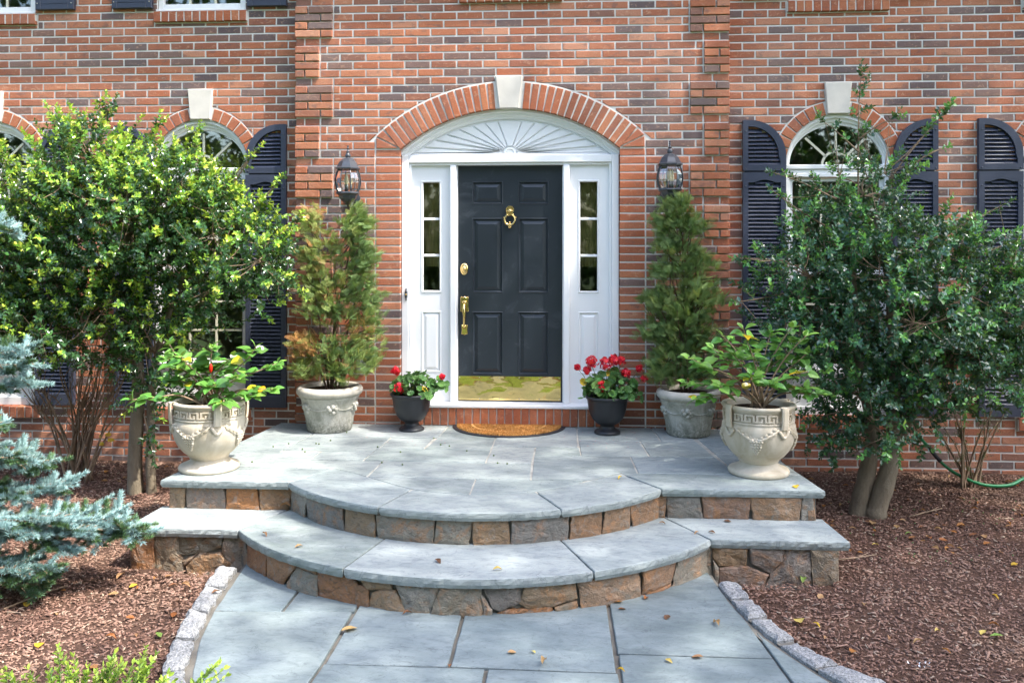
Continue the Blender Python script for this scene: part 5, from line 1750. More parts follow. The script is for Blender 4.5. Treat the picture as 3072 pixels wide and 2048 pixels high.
# young evergreen behind, far right
yt = root('young_shrub', (3.68, -.30, -.38), 'thin stemmed shrub with small dark leaves by the wall, where the hose lies', 'shrub')
m = MB(); m.smooth = True
tips = []
for k in range(13):
    a = rng.uniform(0, 6.28); e = Vector((3.68 + rng.uniform(-.38, .30), -.30 + rng.uniform(-.12, .14), rng.uniform(.1, .52)))
    b = Vector((3.68 + rng.uniform(-.07, .07), -.30 + rng.uniform(-.04, .04), -.40))
    sp = spline([b, b.lerp(e, .5) + Vector((rng.uniform(-.04, .04), 0, .05)), e], 6); m.tube(sp, rad_lerp(.010, .003, len(sp)), 5); tips.append(sp)
m.build('stems', MAT['twig'], yt)
st_, di_, ln_, nb_ = [], [], [], []
for sp in tips:
    for q_ in range(16):
        i = rng.randrange(2, len(sp) - 1); s_ = np.array(sp[i]); dd = np.array(sp[i + 1] - sp[i]); dd /= np.linalg.norm(dd)
        v = dd * .6 + nrs.normal(0, .6, 3); st_.append(s_); di_.append(v / np.linalg.norm(v)); ln_.append(rng.uniform(.04, .09)); nb_.append(.08)
rot, L, pos, age = twig_leaves(np.array(st_), np.array(di_), np.array(ln_), .006, .020, newp=np.array(nb_))
leafy(yt, [(0, 0, 0), (.5, .14, .02), (1, 0, 0), (.5, -.14, .02)], [(0, 2, 1), (0, 3, 2)], rot, L, pos, age * .8, MAT['holly'], 0)

# bare shrub on the left
bs = root('bare_shrub', (-3.58, -.47, -.38), 'leggy shrub of bare brown stems against the brick wall on the left', 'shrub')
m = MB(); m.smooth = True; lv = []
for k in range(30):
    b = Vector((-3.58 + rng.uniform(-.11, .11), -.47 + rng.uniform(-.06, .06), -.42))
    e = Vector((-3.58 + rng.uniform(-.62, .62), -.47 + rng.uniform(-.18, .18), rng.uniform(.30, .85)))
    sp = spline([b, b.lerp(e, .35) + Vector((0, 0, .12)), b.lerp(e, .7) + Vector((rng.uniform(-.05, .05), 0, .03)), e], 5)
    m.tube(sp, rad_lerp(.010, .003, len(sp)), 5)
    for j in range(5):
        i = rng.randrange(5, len(sp) - 1); s_ = sp[i]; e2 = s_ + Vector((rng.uniform(-.14, .14), rng.uniform(-.08, .08), rng.uniform(.06, .22)))
        m.tube([s_, s_.lerp(e2, .5) + Vector((rng.uniform(-.02, .02), 0, .01)), e2], [.0035, .0028, .0014], 4); lv.append(e2)
m.build('stems', MAT['twig'], bs)
for k in range(46):
    e2 = rng.choice(lv); o = shared('leaf', tmesh('leaf', HV, HF, MAT['boxwood'], rng.choice((.1, .3, .7))) if k < 3 else lt[k % 3], bs, e2, (rng.uniform(-1, 1), rng.uniform(-1, 1), rng.uniform(0, 6)), rng.uniform(.014, .028))
    if k == 0: lt = []
    if k < 3: lt.append(o.data)
dl = tmesh('leaf', HV, HF, MAT['dead_leaf'], .8)
for dx, dz in ((0, 0), (.03, .03), (.05, -.01), (.02, -.035)): shared('leaf', dl, bs, (-3.30 + dx, -.62, -.02 + dz), (1.2, rng.uniform(-.5, .5), rng.uniform(0, 6)), .06)

# blue spruce boughs reaching in from the left
bsx = root('blue_spruce', (-4.3, -2.75, -.45), 'blue spruce with silvery blue needled boughs reaching in over the mulch', 'tree')
m = MB(); m.smooth = True
m.tube([(-4.3, -2.75, -.5), (-4.3, -2.75, 1.2), (-4.32, -2.72, 2.6), (-4.3, -2.7, 3.6)], [.10, .075, .045, .012], 9)
m.build('trunk', MAT['bark'], bsx)
NV = [(0, -.065, 0), (0, .065, 0), (1, 0, .03), (0, 0, -.065), (0, 0, .065)]
NF = [(0, 1, 2), (3, 4, 2)]


def shoot_needles(a, b, den, nl, ag):
    a, b = np.array(a), np.array(b); d = b - a; l = np.linalg.norm(d); d = d / l
    n = int(l * den) + 18
    t = nrs.rand(n); t[-18:] = 1.0
    ax = np.cross(d, [0, 0, 1.0]); ax = ax / (np.linalg.norm(ax) + 1e-6); bx = np.cross(ax, d)
    th = nrs.uniform(-.75, math.pi + .75, n)
    fw = np.where(t >= 1.0, nrs.uniform(.7, 2.0, n), nrs.uniform(.35, .95, n))
    nd = unit(d[None] * fw[:, None] + np.cos(th)[:, None] * ax + np.sin(th)[:, None] * bx)
    return frames(nd), nl * nrs.uniform(.75, 1.1, n), a[None] + d[None] * (t * l)[:, None], np.clip(ag + nrs.normal(0, .12, n), 0, 1)


def bough(pts, width, nside, ag, den=1250, nl=.033):
    br = MB(); br.smooth = True
    sp = spline(pts, 8); br.tube(sp, rad_lerp(.013, .004, len(sp)), 6)
    RR = []
    n = len(sp); nside = int(nside * 1.5)
    for k in range(nside):
        f = .28 + .70 * k / (nside - 1); i = min(n - 2, int(f * (n - 1)))
        s_ = sp[i]; t = (sp[i + 1] - sp[i]).normalized()
        hz_ = t.cross(Vector((0, 0, 1))).normalized() * (1 if k % 2 else -1)
        wl_ = width * (1.05 - .75 * f) * rng.uniform(.7, 1.2)
        dr = (t * .85 + hz_ * .75 + Vector((0, 0, rng.uniform(-.35, .45)))).normalized()
        e = s_ + dr * wl_; md = s_.lerp(e, .5) + Vector((0, 0, .015))
        br.tube([s_, md, e], [.0045, .0035, .0025], 5)
        fr = [(s_.lerp(e, .15), e)]
        for j in range(int(wl_ / .036)):                # secondary shoots
            q_ = s_.lerp(e, .25 + .7 * j / max(1, int(wl_ / .036))); sd = (dr * .8 + (hz_.cross(Vector((0, 0, 1))) * rng.choice((-.7, .7))) + Vector((0, 0, rng.uniform(-.1, .45)))).normalized()
            e2 = q_ + sd * rng.uniform(.06, .12); br.tube([q_, e2], [.003, .002], 4); fr.append((q_, e2))
        for x_, y_ in fr:
            outer = ag if rng.random() < .72 else .25
            RR.append(shoot_needles(x_, y_, den, nl, outer * rng.uniform(.8, 1.05)))
    RR.append(shoot_needles(sp[n // 2], sp[-1], den, nl, ag))
    b = br.build('bough', MAT['twig'], bsx)
    rot = np.concatenate([r_[0] for r_ in RR]); L = np.concatenate([r_[1] for r_ in RR]); pos = np.concatenate([r_[2] for r_ in RR]); age = np.concatenate([r_[3] for r_ in RR])
    tag(bulk('needles', NV, NF, rot * L[:, None, None], pos, MAT['needle'], b, age), kind='stuff')


BT = (-4.28, -2.72)
bough([(*BT, 1.95), (-3.7, -2.6, 1.80), (-3.1, -2.5, 1.68), (-2.80, -2.5, 1.63)], .22, 12, .95)
bough([(*BT, 1.2), (-3.6, -2.65, 1.02), (-3.05, -2.55, .92), (-2.72, -2.5, .935)], .30, 16, .95)
bough([(*BT, .9), (-3.6, -2.5, .72), (-3.1, -2.42, .68), (-2.78, -2.4, .72)], .30, 16, .95)
bough([(*BT, .6), (-3.6, -2.6, .42), (-3.1, -2.6, .33), (-2.76, -2.55, .30)], .32, 16, .9)
bough([(*BT, .4), (-3.5, -2.5, .15), (-2.95, -2.45, .05), (-2.56, -2.42, .09)], .36, 18, .95)
bough([(*BT, .2), (-3.4, -2.65, -.06), (-2.8, -2.6, -.14), (-2.38, -2.55, -.12), (-2.10, -2.50, -.13)], .48, 34, .97)
bough([(*BT, .3), (-3.4, -2.75, .06), (-2.85, -2.7, -.02), (-2.36, -2.68, -.02)], .42, 22, .95)
bough([(*BT, .1), (-3.5, -2.8, -.10), (-2.9, -2.85, -.22), (-2.42, -2.80, -.26)], .40, 20, .7)
bough([(*BT, 1.05), (-3.6, -2.3, .90), (-3.2, -2.3, .82), (-2.86, -2.3, .82)], .30, 14, .95)
bough([(*BT, .75), (-3.6, -2.75, .56), (-3.1, -2.75, .50), (-2.82, -2.7, .50)], .30, 14, .9)
bough([(*BT, .5), (-3.5, -2.3, .30), (-3.05, -2.3, .20), (-2.74, -2.3, .20)], .34, 16, .85)
bough([(*BT, .0), (-3.5, -2.75, -.22), (-2.9, -2.8, -.34), (-2.45, -2.75, -.36)], .34, 16, .35)

# ---- thujas in the planters
SV, SF = [], []


def rh(a, b, w_):
    ax, ay = b[0] - a[0], b[1] - a[1]; l = math.hypot(ax, ay); nx_, ny_ = -ay / l * w_, ax / l * w_
    k = len(SV); mx, my = a[0] + ax * .45, a[1] + ay * .45
    SV.extend([(a[0], a[1], 0), (mx + nx_, my + ny_, .008), (b[0], b[1], -.03 * b[0]), (mx - nx_, my - ny_, -.008)]); SF.extend([(k, k + 2, k + 1), (k, k + 3, k + 2)])


rh((0, 0), (1, 0), .022)
for i in range(6):
    f = .14 + .14 * i; l = .46 * (1 - .75 * f)
    for s_ in (-1, 1):
        e = (f + l * .72, s_ * l * .72); rh((f, 0), e, .021)
        g_ = (f + l * .30, s_ * l * .30); rh(g_, (g_[0] + l * .45, g_[1] + s_ * l * .06), .018); rh(g_, (g_[0] + l * .12, g_[1] + s_ * l * .42), .016)


def thuja(label, base, clusters, stems, group='evergreens in the stone planters'):
    t = root('potted_evergreen', base, label, 'evergreen', group)
    m = MB(); m.smooth = True
    for pts, r0 in stems:
        sp = spline(pts, 5); m.tube(sp, [r0 + (.003 - r0) * i / (len(sp) - 1) for i in range(len(sp))], 6)
    rots, Ls, ps, ages = [], [], [], []
    for (x, y, z, rx, ry, rz, n, ag) in clusters:
        n = int(n * 1.0)
        u = unit(nrs.normal(0, 1, (n, 3))); r_ = nrs.rand(n) ** .45 * (1 + .25 * np.sin(u[:, 0] * 4 + x * 9 + z * 13) * np.cos(u[:, 2] * 5 + z * 7))
        p = np.array([x, y, z]) + u * np.array([rx, ry, rz]) * r_[:, None]
        out = p - np.array([base[0], base[1], 0]); out[:, 2] = 0; out = unit(out + 1e-4)
        d0 = unit(out * nrs.uniform(.4, 1.1, (n, 1)) + np.array([0, 0, .65]) + nrs.normal(0, .38, (n, 3)))
        tang = unit(np.cross(out, [0, 0, 1.0]) + nrs.normal(0, .7, (n, 3)))
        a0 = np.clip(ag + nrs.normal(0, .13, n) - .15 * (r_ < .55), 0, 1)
        for q_ in range(3):
            d = unit(d0 + nrs.normal(0, .34, (n, 3)))
            rots.append(frames(d, unit(tang + nrs.normal(0, .3, (n, 3))))); Ls.append(nrs.uniform(.055, .105, n)); ps.append(p - d0 * .05 + nrs.normal(0, .012, (n, 3))); ages.append(np.clip(a0 + nrs.normal(0, .04, n), 0, 1))
        for k in range(max(3, n // 14)):
            i = nrs.randint(n); a = Vector(p[i]); zc = max(base[2] + .35, a.z - rng.uniform(.12, .3)); bb = Vector((base[0] + (a.x - base[0]) * .45, base[1] + (a.y - base[1]) * .3, zc))
            m.tube([bb, bb.lerp(a, .5) + Vector((0, 0, -.02)), a], [.0045, .003, .0015], 4)
    m.build('stems', MAT['darktwig'], t)
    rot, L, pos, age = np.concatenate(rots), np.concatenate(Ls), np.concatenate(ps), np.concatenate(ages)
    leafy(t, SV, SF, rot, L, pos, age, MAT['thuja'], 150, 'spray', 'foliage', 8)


thuja('sparse half browned evergreen in the left planter, with brick showing through', (-1.50, -.26, .34),
      [(-1.27, -.27, 1.72, .13, .12, .17, 150, .48), (-1.22, -.27, 1.48, .14, .12, .18, 130, .38), (-1.24, -.27, 1.22, .15, .13, .17, 110, .36), (-1.14, -.27, 1.02, .10, .12, .2, 60, .42), (-1.68, -.30, 1.76, .12, .1, .14, 60, .72), (-1.66, -.3, 1.45, .14, .1, .2, 80, .70), (-1.62, -.27, 1.2, .15, .12, .14, 60, .64), (-1.45, -.28, 1.5, .12, .1, .16, 46, .60), (-1.43, -.28, 1.28, .14, .1, .1, 46, .58),
       (-1.48, -.30, 1.02, .26, .16, .14, 120, .45), (-1.73, -.30, .74, .13, .14, .12, 66, .95), (-1.22, -.3, .88, .12, .12, .12, 40, .86), (-1.42, -.32, .68, .24, .17, .16, 130, .42), (-1.16, -.3, .66, .14, .13, .2, 90, .56), (-1.70, -.33, .52, .14, .14, .09, 60, .6), (-1.40, -.36, .50, .16, .12, .09, 60, .5)],
      [([(-1.50, -.25, .34), (-1.48, -.25, .8), (-1.38, -.26, 1.3), (-1.28, -.27, 1.82)], .014), ([(-1.52, -.25, .34), (-1.58, -.26, .8), (-1.66, -.27, 1.3), (-1.74, -.27, 1.82)], .012), ([(-1.47, -.26, .34), (-1.36, -.27, .8), (-1.25, -.27, 1.25)], .011), ([(-1.53, -.27, .34), (-1.62, -.28, .6), (-1.70, -.29, .9)], .010), ([(-1.48, -.27, .34), (-1.46, -.28, .7), (-1.44, -.28, 1.12)], .010), ([(-1.45, -.27, .34), (-1.3, -.28, .6), (-1.18, -.28, .85)], .009)])
thuja('full green columnar evergreen in the right planter, below the shaded lantern', (1.44, -.25, .36),
      [(1.38, -.25, 1.88, .15, .13, .10, 120, .50), (1.30, -.25, 1.74, .16, .13, .10, 90, .42), (1.50, -.25, 1.72, .15, .13, .12, 100, .42), (1.36, -.25, 1.56, .20, .15, .10, 110, .36), (1.54, -.25, 1.42, .16, .14, .15, 100, .40), (1.30, -.25, 1.36, .15, .14, .12, 80, .34), (1.58, -.25, 1.18, .19, .16, .15, 140, .44), (1.26, -.25, 1.10, .22, .17, .14, 140, .38), (1.46, -.25, .98, .24, .18, .14, 140, .36), (1.22, -.25, .86, .18, .16, .13, 110, .36), (1.58, -.25, .80, .18, .16, .15, 110, .33), (1.38, -.27, .68, .22, .17, .12, 120, .38), (1.24, -.28, .54, .16, .15, .12, 90, .36), (1.52, -.28, .52, .18, .15, .1, 80, .34)],
      [([(1.45, -.24, .34), (1.44, -.24, 1.0), (1.41, -.25, 1.85)], .016), ([(1.42, -.25, .34), (1.34, -.25, .9), (1.32, -.25, 1.5)], .011), ([(1.48, -.25, .34), (1.55, -.25, .9), (1.52, -.25, 1.5)], .011)])

# ---- broad leaved plants in the urns
BV = [(0, 0, 0), (.16, 0, 0), (.4, 0, .012), (.7, 0, -.02), (1.0, 0, -.12),
      (.22, .20, .05), (.34, .31, .07), (.52, .30, .06), (.70, .22, .02), (.86, .11, -.05),
      (.22, -.20, .05), (.34, -.31, .07), (.52, -.30, .06), (.70, -.22, .02), (.86, -.11, -.05), (.08, .01, 0), (.08, -.01, 0)]
BF = [(0, 16, 15), (1, 15, 16), (1, 2, 5), (5, 2, 6), (2, 7, 6), (2, 3, 7), (7, 3, 8), (8, 3, 9), (3, 4, 9), (1, 10, 2), (10, 11, 2), (2, 11, 12), (2, 12, 3), (12, 13, 3), (13, 14, 3), (3, 14, 4)]


def broad(label, base, tips, perstem, leafL, lo, kind, ydev=.28, narrow=1.0, start=.45):
    t = root('potted_shrub', base, label, 'potted plant')
    rots, Ls, ps, ages = [], [], [], []
    for (x, z) in tips:
        yy = base[1] + rng.uniform(-ydev, ydev * .8)
        b = Vector((base[0] + rng.uniform(-.05, .05), base[1] + rng.uniform(-.05, .05), base[2]))
        e = Vector((x, yy, z))
        sp = spline([b, b.lerp(e, .35) + Vector((0, 0, lo)), b.lerp(e, .72) + Vector((rng.uniform(-.03, .03), 0, lo * .5)), e], 6)
        m = MB(); m.smooth = True; m.tube(sp, rad_lerp(.0075, .003, len(sp)), 6); m.build('stem', MAT['twig'], t)
        n = len(sp)
        for k in range(perstem):
            f = start + (1 - start) * (k / (perstem - 1)) ** .7
            i = min(n - 2, int(f * (n - 1))); s_ = np.array(sp[i]); dd = np.array(sp[i + 1] - sp[i]); dd /= np.linalg.norm(dd)
            an = k * 2.4 + rng.random(); side = np.array([math.cos(an), math.sin(an) * .9, 0])
            d = dd * .25 + side + np.array([0, 0, rng.uniform(-.45, .35)])
            if k >= perstem - 2: d = dd * .7 + side * .7 + np.array([0, 0, .25])
            d /= np.linalg.norm(d)
            up = np.array([0, 0, 1.0]) + nrs.normal(0, .28, 3) + np.array([0, -.35, 0])
            rots.append(frames(d[None], up[None])[0]); L_ = leafL * rng.uniform(.72, 1.12) * (.72 if k >= perstem - 2 else 1); Ls.append(L_); ps.append(s_)
            a = rng.gauss(.42, .14) + (.18 if k >= perstem - 3 else 0)
            ages.append(min(.8, max(.05, a)))
    rot, L, pos, age = np.array(rots), np.array(Ls), np.array(ps), np.array(ages)
    for i in nrs.choice(len(age), max(4, len(age) // 30), replace=False): age[i] = rng.choice((.9, 1.0))
    tv = [(x, y * narrow, z) for x, y, z in BV]
    leafy(t, tv, BF, rot, L, pos, age, MAT['hibiscus'], 299, 'leaf', 'foliage', 11)
    return t


hb = broad('bushy hibiscus with glossy toothed leaves, some yellow, in the sunlit urn', (-2.005, -1.56, .44),
           [(-2.42, .74), (-2.30, .88), (-2.15, .80), (-1.98, .85), (-1.85, .78), (-1.66, .86), (-1.57, .72), (-1.54, .56), (-2.44, .52), (-2.30, .62), (-2.05, .70), (-1.75, .66), (-1.92, .60), (-2.15, .56), (-1.66, .52), (-2.36, .46), (-1.82, .50), (-2.22, .72), (-2.0, .54), (-1.9, .72), (-2.35, .62)], 14, .112, .06, 0, .30, 1.05)
m = MB(); m.smooth = True; m.ball((-1.925, -1.74, .725), .016, 8, 6, (.8, .8, 2.0)); bud = m.build('flower_bud', MAT['petal'], hb)
broad('leggy hydrangea with bare tan stems and pale green leaves in the shaded urn', (1.795, -1.425, .44),
      [(1.64, 1.02), (1.56, .93), (1.32, .78), (1.28, .62), (1.43, .72), (1.36, .52), (1.75, .82), (1.70, .70), (2.02, 1.0), (2.12, .94), (1.92, .94), (2.17, .80), (2.10, .71), (2.19, .56), (2.08, .60), (1.95, .76), (1.85, .64), (1.50, .62), (1.60, .82), (1.47, .86)], 13, .112, .07, 1, .28, .95, .55)

# ---- geraniums
GV, GF = [(0, 0, -.10)], []
for i in range(22):
    a = math.pi * (.08 + 1.84 * i / 21); rr = 1 - .10 * (i % 3 == 0) ; GV.append((-.25 + .0 + .52 * rr * -math.cos(a) + .25, .52 * rr * math.sin(a), .05 + .045 * (1 if i % 2 else -1)))
for i in range(1, 22): GF.append((0, i + 1, i))
GF.append((0, 1, 22))


def geranium(label, c, rx, ry, rz, n, heads, trail):
    t = root('geranium', (c[0], c[1], .29), label, 'flowers', 'red geraniums beside the door')
    u = unit(nrs.normal(0, 1, (n, 3))); u[:, 2] = np.abs(u[:, 2]) * .9 - .18; u = unit(u)
    p = np.array(c) + u * np.array([rx, ry, rz]) * (.72 + .32 * nrs.rand(n))[:, None]
    for q_ in trail: 
        p = np.vstack([p, np.array(q_) + nrs.normal(0, .012, 3)]); u = np.vstack([u, unit(np.array([rng.uniform(-.4, .6), -.6, .5]))])
    N = len(p)
    up = unit(u * .8 + np.array([0, -.35, .55]) + nrs.normal(0, .28, (N, 3)))
    d = unit(nrs.normal(0, 1, (N, 3)) * .8 + u * .6)
    rot = frames(d, up); L = nrs.uniform(.045, .078, N); age = np.clip(nrs.normal(.42, .18, N), 0, .85)
    age[nrs.choice(N, 3, replace=False)] = 1.0
    m = MB(); m.smooth = True
    for i in range(N):
        a = Vector((c[0] + (p[i][0] - c[0]) * .3, c[1] + (p[i][1] - c[1]) * .3, .29)); b = Vector(p[i])
        m.tube([a, a.lerp(b, .6) + Vector((0, 0, .015)), b], [.0028, .0024, .0018], 4)
    for x, z, r_ in heads:
        y_ = c[1] - .10 if z < .45 else c[1] - .02
        a = Vector((c[0] + (x - c[0]) * .5, c[1], .30)); b = Vector((x, y_, z - r_ * .3)); m.tube([a, a.lerp(b, .6) + Vector((0, 0, .03)), b], [.003, .0028, .0024], 5)
    m.build('stems', MAT['stem'], t)
    leafy(t, GV, GF, rot, L, p, age, MAT['geranium'], 299, 'leaf')
    for x, z, r_ in heads:
        y_ = c[1] - .11 if z < .45 else c[1] - .03
        k = int(16 + r_ * 420); fu = unit(nrs.normal(0, 1, (k, 3)) + np.array([0, -.25, .45])); fp = np.array([x, y_, z]) + fu * r_ * nrs.uniform(.62, 1.0, (k, 1))
        rr_, pp_, ss_ = [], [], []
        for i in range(k):
            nrm = unit(fu[i] + nrs.normal(0, .3, 3)); f0 = frames(unit(np.cross(nrm, nrs.normal(0, 1, 3)))[None], nrm[None])[0]
            for j in range(5):
                a = 2 * math.pi * j / 5; Rz = np.array([[math.cos(a), -math.sin(a), 0], [math.sin(a), math.cos(a), 0], [0, 0, 1]])
                rr_.append(f0 @ Rz); pp_.append(fp[i]); ss_.append(rng.uniform(.015, .021))
        rr_ = np.array(rr_) * np.array(ss_)[:, None, None]
        bulk('flower_head', [(0, 0, 0), (.55, .36, .10), (1, .22, .02), (1, -.22, .02), (.55, -.36, .10)], [(0, 2, 1), (0, 3, 2), (0, 4, 3)], rr_, np.array(pp_), MAT['petal'], t, nrs.rand(len(pp_)))
    return t


geranium('low round geranium with three small red blooms in the left black pot', (-.80, -.225, .33), .190, .165, .16, 110, [(-.951, .495, .037), (-.905, .372, .045), (-.562, .455, .020)], [(-.60, -.25, .42), (-.56, -.26, .41), (-.53, -.26, .40), (-.555, -.27, .36), (-.545, -.27, .33), (-.62, -.27, .33)])
geranium('tall geranium crowded with red blooms in the right black pot', (.840, -.24, .345), .225, .18, .17, 130, [(.676, .592, .052), (.866, .610, .048), (.792, .575, .056), (.755, .398, .050), (.563, .545, .024), (.965, .500, .042), (1.073, .538, .030), (1.112, .458, .028), (.645, .520, .034), (.920, .592, .044)], [(1.04, -.27, .42), (1.06, -.27, .38), (1.08, -.27, .33), (1.02, -.27, .40), (.60, -.27, .42), (.60, -.27, .30), (.62, -.27, .36), (1.07, -.28, .30)])

# ---- boxwood sprigs at the front edge
bx = root('boxwood_shrub', (-1.5, -4.05, -.46), 'small bright green boxwood with upright sprigs at the front edge of the mulch', 'shrub')
rots, Ls, ps, ages = [], [], [], []
m = MB(); m.smooth = True
tp = [(-1.87, -.255), (-1.80, -.27), (-1.84, -.29), (-1.63, -.165), (-1.60, -.21), (-1.66, -.22), (-1.58, -.25), (-1.69, -.27), (-1.53, -.24), (-1.40, -.185), (-1.43, -.215), (-1.37, -.20), (-1.46, -.235), (-1.34, -.225), (-1.285, -.155), (-1.30, -.205), (-1.26, -.20), (-1.48, -.265), (-1.40, -.25), (-1.33, -.26), (-1.54, -.28), (-1.17, -.245), (-1.20, -.265), (-.965, -.195), (-.99, -.215), (-.945, -.22), (-1.02, -.25), (-1.62, -.28), (-1.27, -.27), (-1.1, -.265)]
for x, z in tp + [(x + rng.uniform(-.04, .04), z - rng.uniform(.0, .05)) for x, z in tp]:
    b = Vector((-1.5 + (x + 1.5) * .55, -4.05 + rng.uniform(-.05, .05), -.48)); e = Vector((x, -4.0 + rng.uniform(-.06, .05), z + .018))
    sp = spline([b, b.lerp(e, .5) + Vector((rng.uniform(-.02, .02), 0, .03)), e], 8); m.tube(sp, rad_lerp(.0035, .0014, len(sp)), 4)
    n = len(sp)
    for k in range(9):
        f = .55 + .45 * k / 8; i = min(n - 2, int(f * (n - 1))); s_ = np.array(sp[i]).astype(float); dd = np.array(sp[i + 1] - sp[i]); dd /= np.linalg.norm(dd)
        s_ = s_ + dd * ((f * (n - 1)) - i) * .02
        for sg in (0, 1):
            an = k * 1.57 + sg * math.pi + rng.uniform(-.3, .3)
            d = dd * .75 + np.array([math.cos(an), math.sin(an), 0]) * (.9 if k < 8 else .3) + nrs.normal(0, .1, 3); d /= np.linalg.norm(d)
            rots.append(frames(d[None], (dd + nrs.normal(0, .2, 3))[None])[0]); Ls.append(rng.uniform(.021, .034)); ps.append(s_); ages.append(min(1, max(0, rng.gauss(.35 + .5 * (f - .55) / .45, .15))))
m.build('stems', MAT['stem'], bx)
OV = [(0, 0, 0), (.3, .2, .03), (.65, .24, .03), (1, 0, -.03), (.65, -.24, .03), (.3, -.2, .03), (.5, 0, -.02)]
OF = [(0, 6, 1), (1, 6, 2), (2, 6, 3), (3, 6, 4), (4, 6, 5), (5, 6, 0)]
leafy(bx, OV, OF, np.array(rots), np.array(Ls), np.array(ps), np.array(ages), MAT['boxwood'], 300)


# ------------------------------------------------------------------ trees out in the garden (they shade the house and show in the glass)
def tree(name, label, base, h, crowns, nleaf, ls, r0=.2):
    t = root(name, base, label, 'tree')
    m = MB(); m.smooth = True
    top = Vector((crowns[0][0], crowns[0][1], crowns[0][2]))
    sp = spline([Vector(base) - Vector((0, 0, .1)), Vector(base) + Vector((rng.uniform(-.2, .2), rng.uniform(-.2, .2), h * .4)), top], 8); m.tube(sp, rad_lerp(r0, r0 * .3, len(sp)), 10)
    m.build('trunk', MAT['bark'], t)
    m = MB(); m.smooth = True
    for e in crowns:
        c = Vector(e[:3]); s_ = sp[rng.randrange(len(sp) // 2, len(sp) - 2)]
        q_ = spline([s_, s_.lerp(c, .5) + Vector((0, 0, .3)), c], 4); m.tube(q_, rad_lerp(r0 * .35, .04, len(q_)), 6)
        for k in range(6):
            u_ = Vector((rng.gauss(0, 1), rng.gauss(0, 1), rng.gauss(0, 1))).normalized(); e2 = c + Vector((u_.x * e[3], u_.y * e[4], u_.z * e[5])) * .8
            m.tube([c, c.lerp(e2, .5) + Vector((0, 0, .1)), e2], [.045, .03, .012], 5)
    m.build('limbs', MAT['bark'], t)
    ncl = nleaf // 9
    p, u, r = blobs(crowns, ncl, .25)
    P = np.repeat(p, 9, 0) + nrs.normal(0, ls * 1.5, (ncl * 9, 3)); n = len(P)
    rot = frames(unit(nrs.normal(0, 1, (n, 3))), unit(nrs.normal(0, .7, (n, 3)) + np.array([0, 0, .8])))
    bulkobj = bulk('crown', OV, OF, rot * (ls * nrs.uniform(.7, 1.3, n))[:, None, None], P, MAT['tree_leaf'], t, np.repeat(nrs.rand(ncl), 9))
    tag(bulkobj, kind='stuff')
    return t
tree('shade_tree', 'tall broad shade tree standing right of the house, dappling its front', (13.4, -6.2, -.5), 15, [(12.2, -4.77, 16.86, 3.0, 3.2, 2.2), (10.6, -5.97, 16.06, 2.2, 2.2, 1.7), (10.4, -3.77, 16.46, 1.9, 1.8, 1.6), (14.0, -6.57, 16.46, 2.4, 2.4, 2.0), (13.8, -3.37, 16.06, 2.4, 1.8, 1.8), (11.4, -7.97, 15.66, 2.2, 2.0, 1.7), (15.4, -5.17, 17.06, 2.2, 2.2, 1.8), (9.6, -7.4, 15.4, 1.7, 2.0, 1.5), (9.4, -9.4, 15.2, 1.6, 1.6, 1.4)], 8200, .22, .34)
wp = [(x, y, z, 2.8, 2.0, 2.4) for x, y in [(-20 + 3.4 * i, -20 - 2 * (i % 2)) for i in range(13)] for z in (1.0, 4.2, 7.4, 10.6, 13.6)]
p, u, r = blobs(wp, 8000, .2)
P = np.repeat(p, 8, 0) + nrs.normal(0, .42, (64000, 3))
wo = bulk('woodland', OV, OF, frames(unit(nrs.normal(0, 1, (64000, 3)))) * nrs.uniform(.32, .6, 64000)[:, None, None], P, MAT['tree_leaf'], None, np.repeat(nrs.rand(8000), 8))
tag(wo, 'leafy woodland across the lawn, mirrored in the window glass', kind='stuff')
hg = root('hedge', (-1.3, -5.6, -.5), 'low clipped green hedge along the path, mirrored in the brass kick plate', 'hedge')
HX = [(-4.2, -5.3), (-3.2, -5.35), (-2.2, -5.45), (-1.3, -5.55), (-.4, -5.85), (.5, -6.2), (1.4, -6.7)]
p, u, r = blobs([(x, y, -.08, .62, .42, .36) for x, y in HX], 2600, .35)
P = np.repeat(p, 5, 0) + nrs.normal(0, .035, (13000, 3))
tag(bulk('foliage', OV, OF, frames(unit(nrs.normal(0, 1, (13000, 3)))) * nrs.uniform(.028, .048, 13000)[:, None, None], P, MAT['boxwood'], hg, nrs.rand(13000) * .5), kind='stuff')
m = MB()
for x, y in HX: m.tube([(x, y, -.55), (x, y, .1)], [.03, .012], 6)
m.build('trunks', MAT['bark'], hg)

# ------------------------------------------------------------------ fallen leaves
def leafmesh(kind, ag):
    """curled dead leaf, unit length"""
    n = 6; V, F = [], []
    for i in range(n + 1):
        s_ = i / n; wv = {0: .30, 1: .22, 2: .40}[kind] * math.sin(math.pi * min(1, s_ * 1.02 + .01)) ** .8
        zc = {0: .10, 1: .16, 2: .06}[kind] * math.sin(math.pi * s_) + (.12 * (s_ - .5) ** 2 if kind == 2 else 0)
        cu = {0: .9, 1: 1.5, 2: .5}[kind]
        for j in (-1, -.5, 0, .5, 1):
            wob = 1 + .18 * math.sin(i * 2.3 + j * 5)
            V.append((s_ - .5, wv * j * wob / (1 + .3 * cu), zc + cu * wv * (j * j) * .55 * (1 if j > 0 else .7)))
    for i in range(n):
        for j in range(4):
            a = i * 5 + j; F += [(a, a + 1, a + 6), (a, a + 6, a + 5)]
    return tmesh('fallen_leaf', V, F, MAT['dead_leaf'], ag)


AG = {'brown': .1, 'tan': .55, 'orange': .4, 'yellow': .8, 'rust': .28, 'pale': .62, 'green': 1.0, 'straw': .9}
LM = {}
nm = []


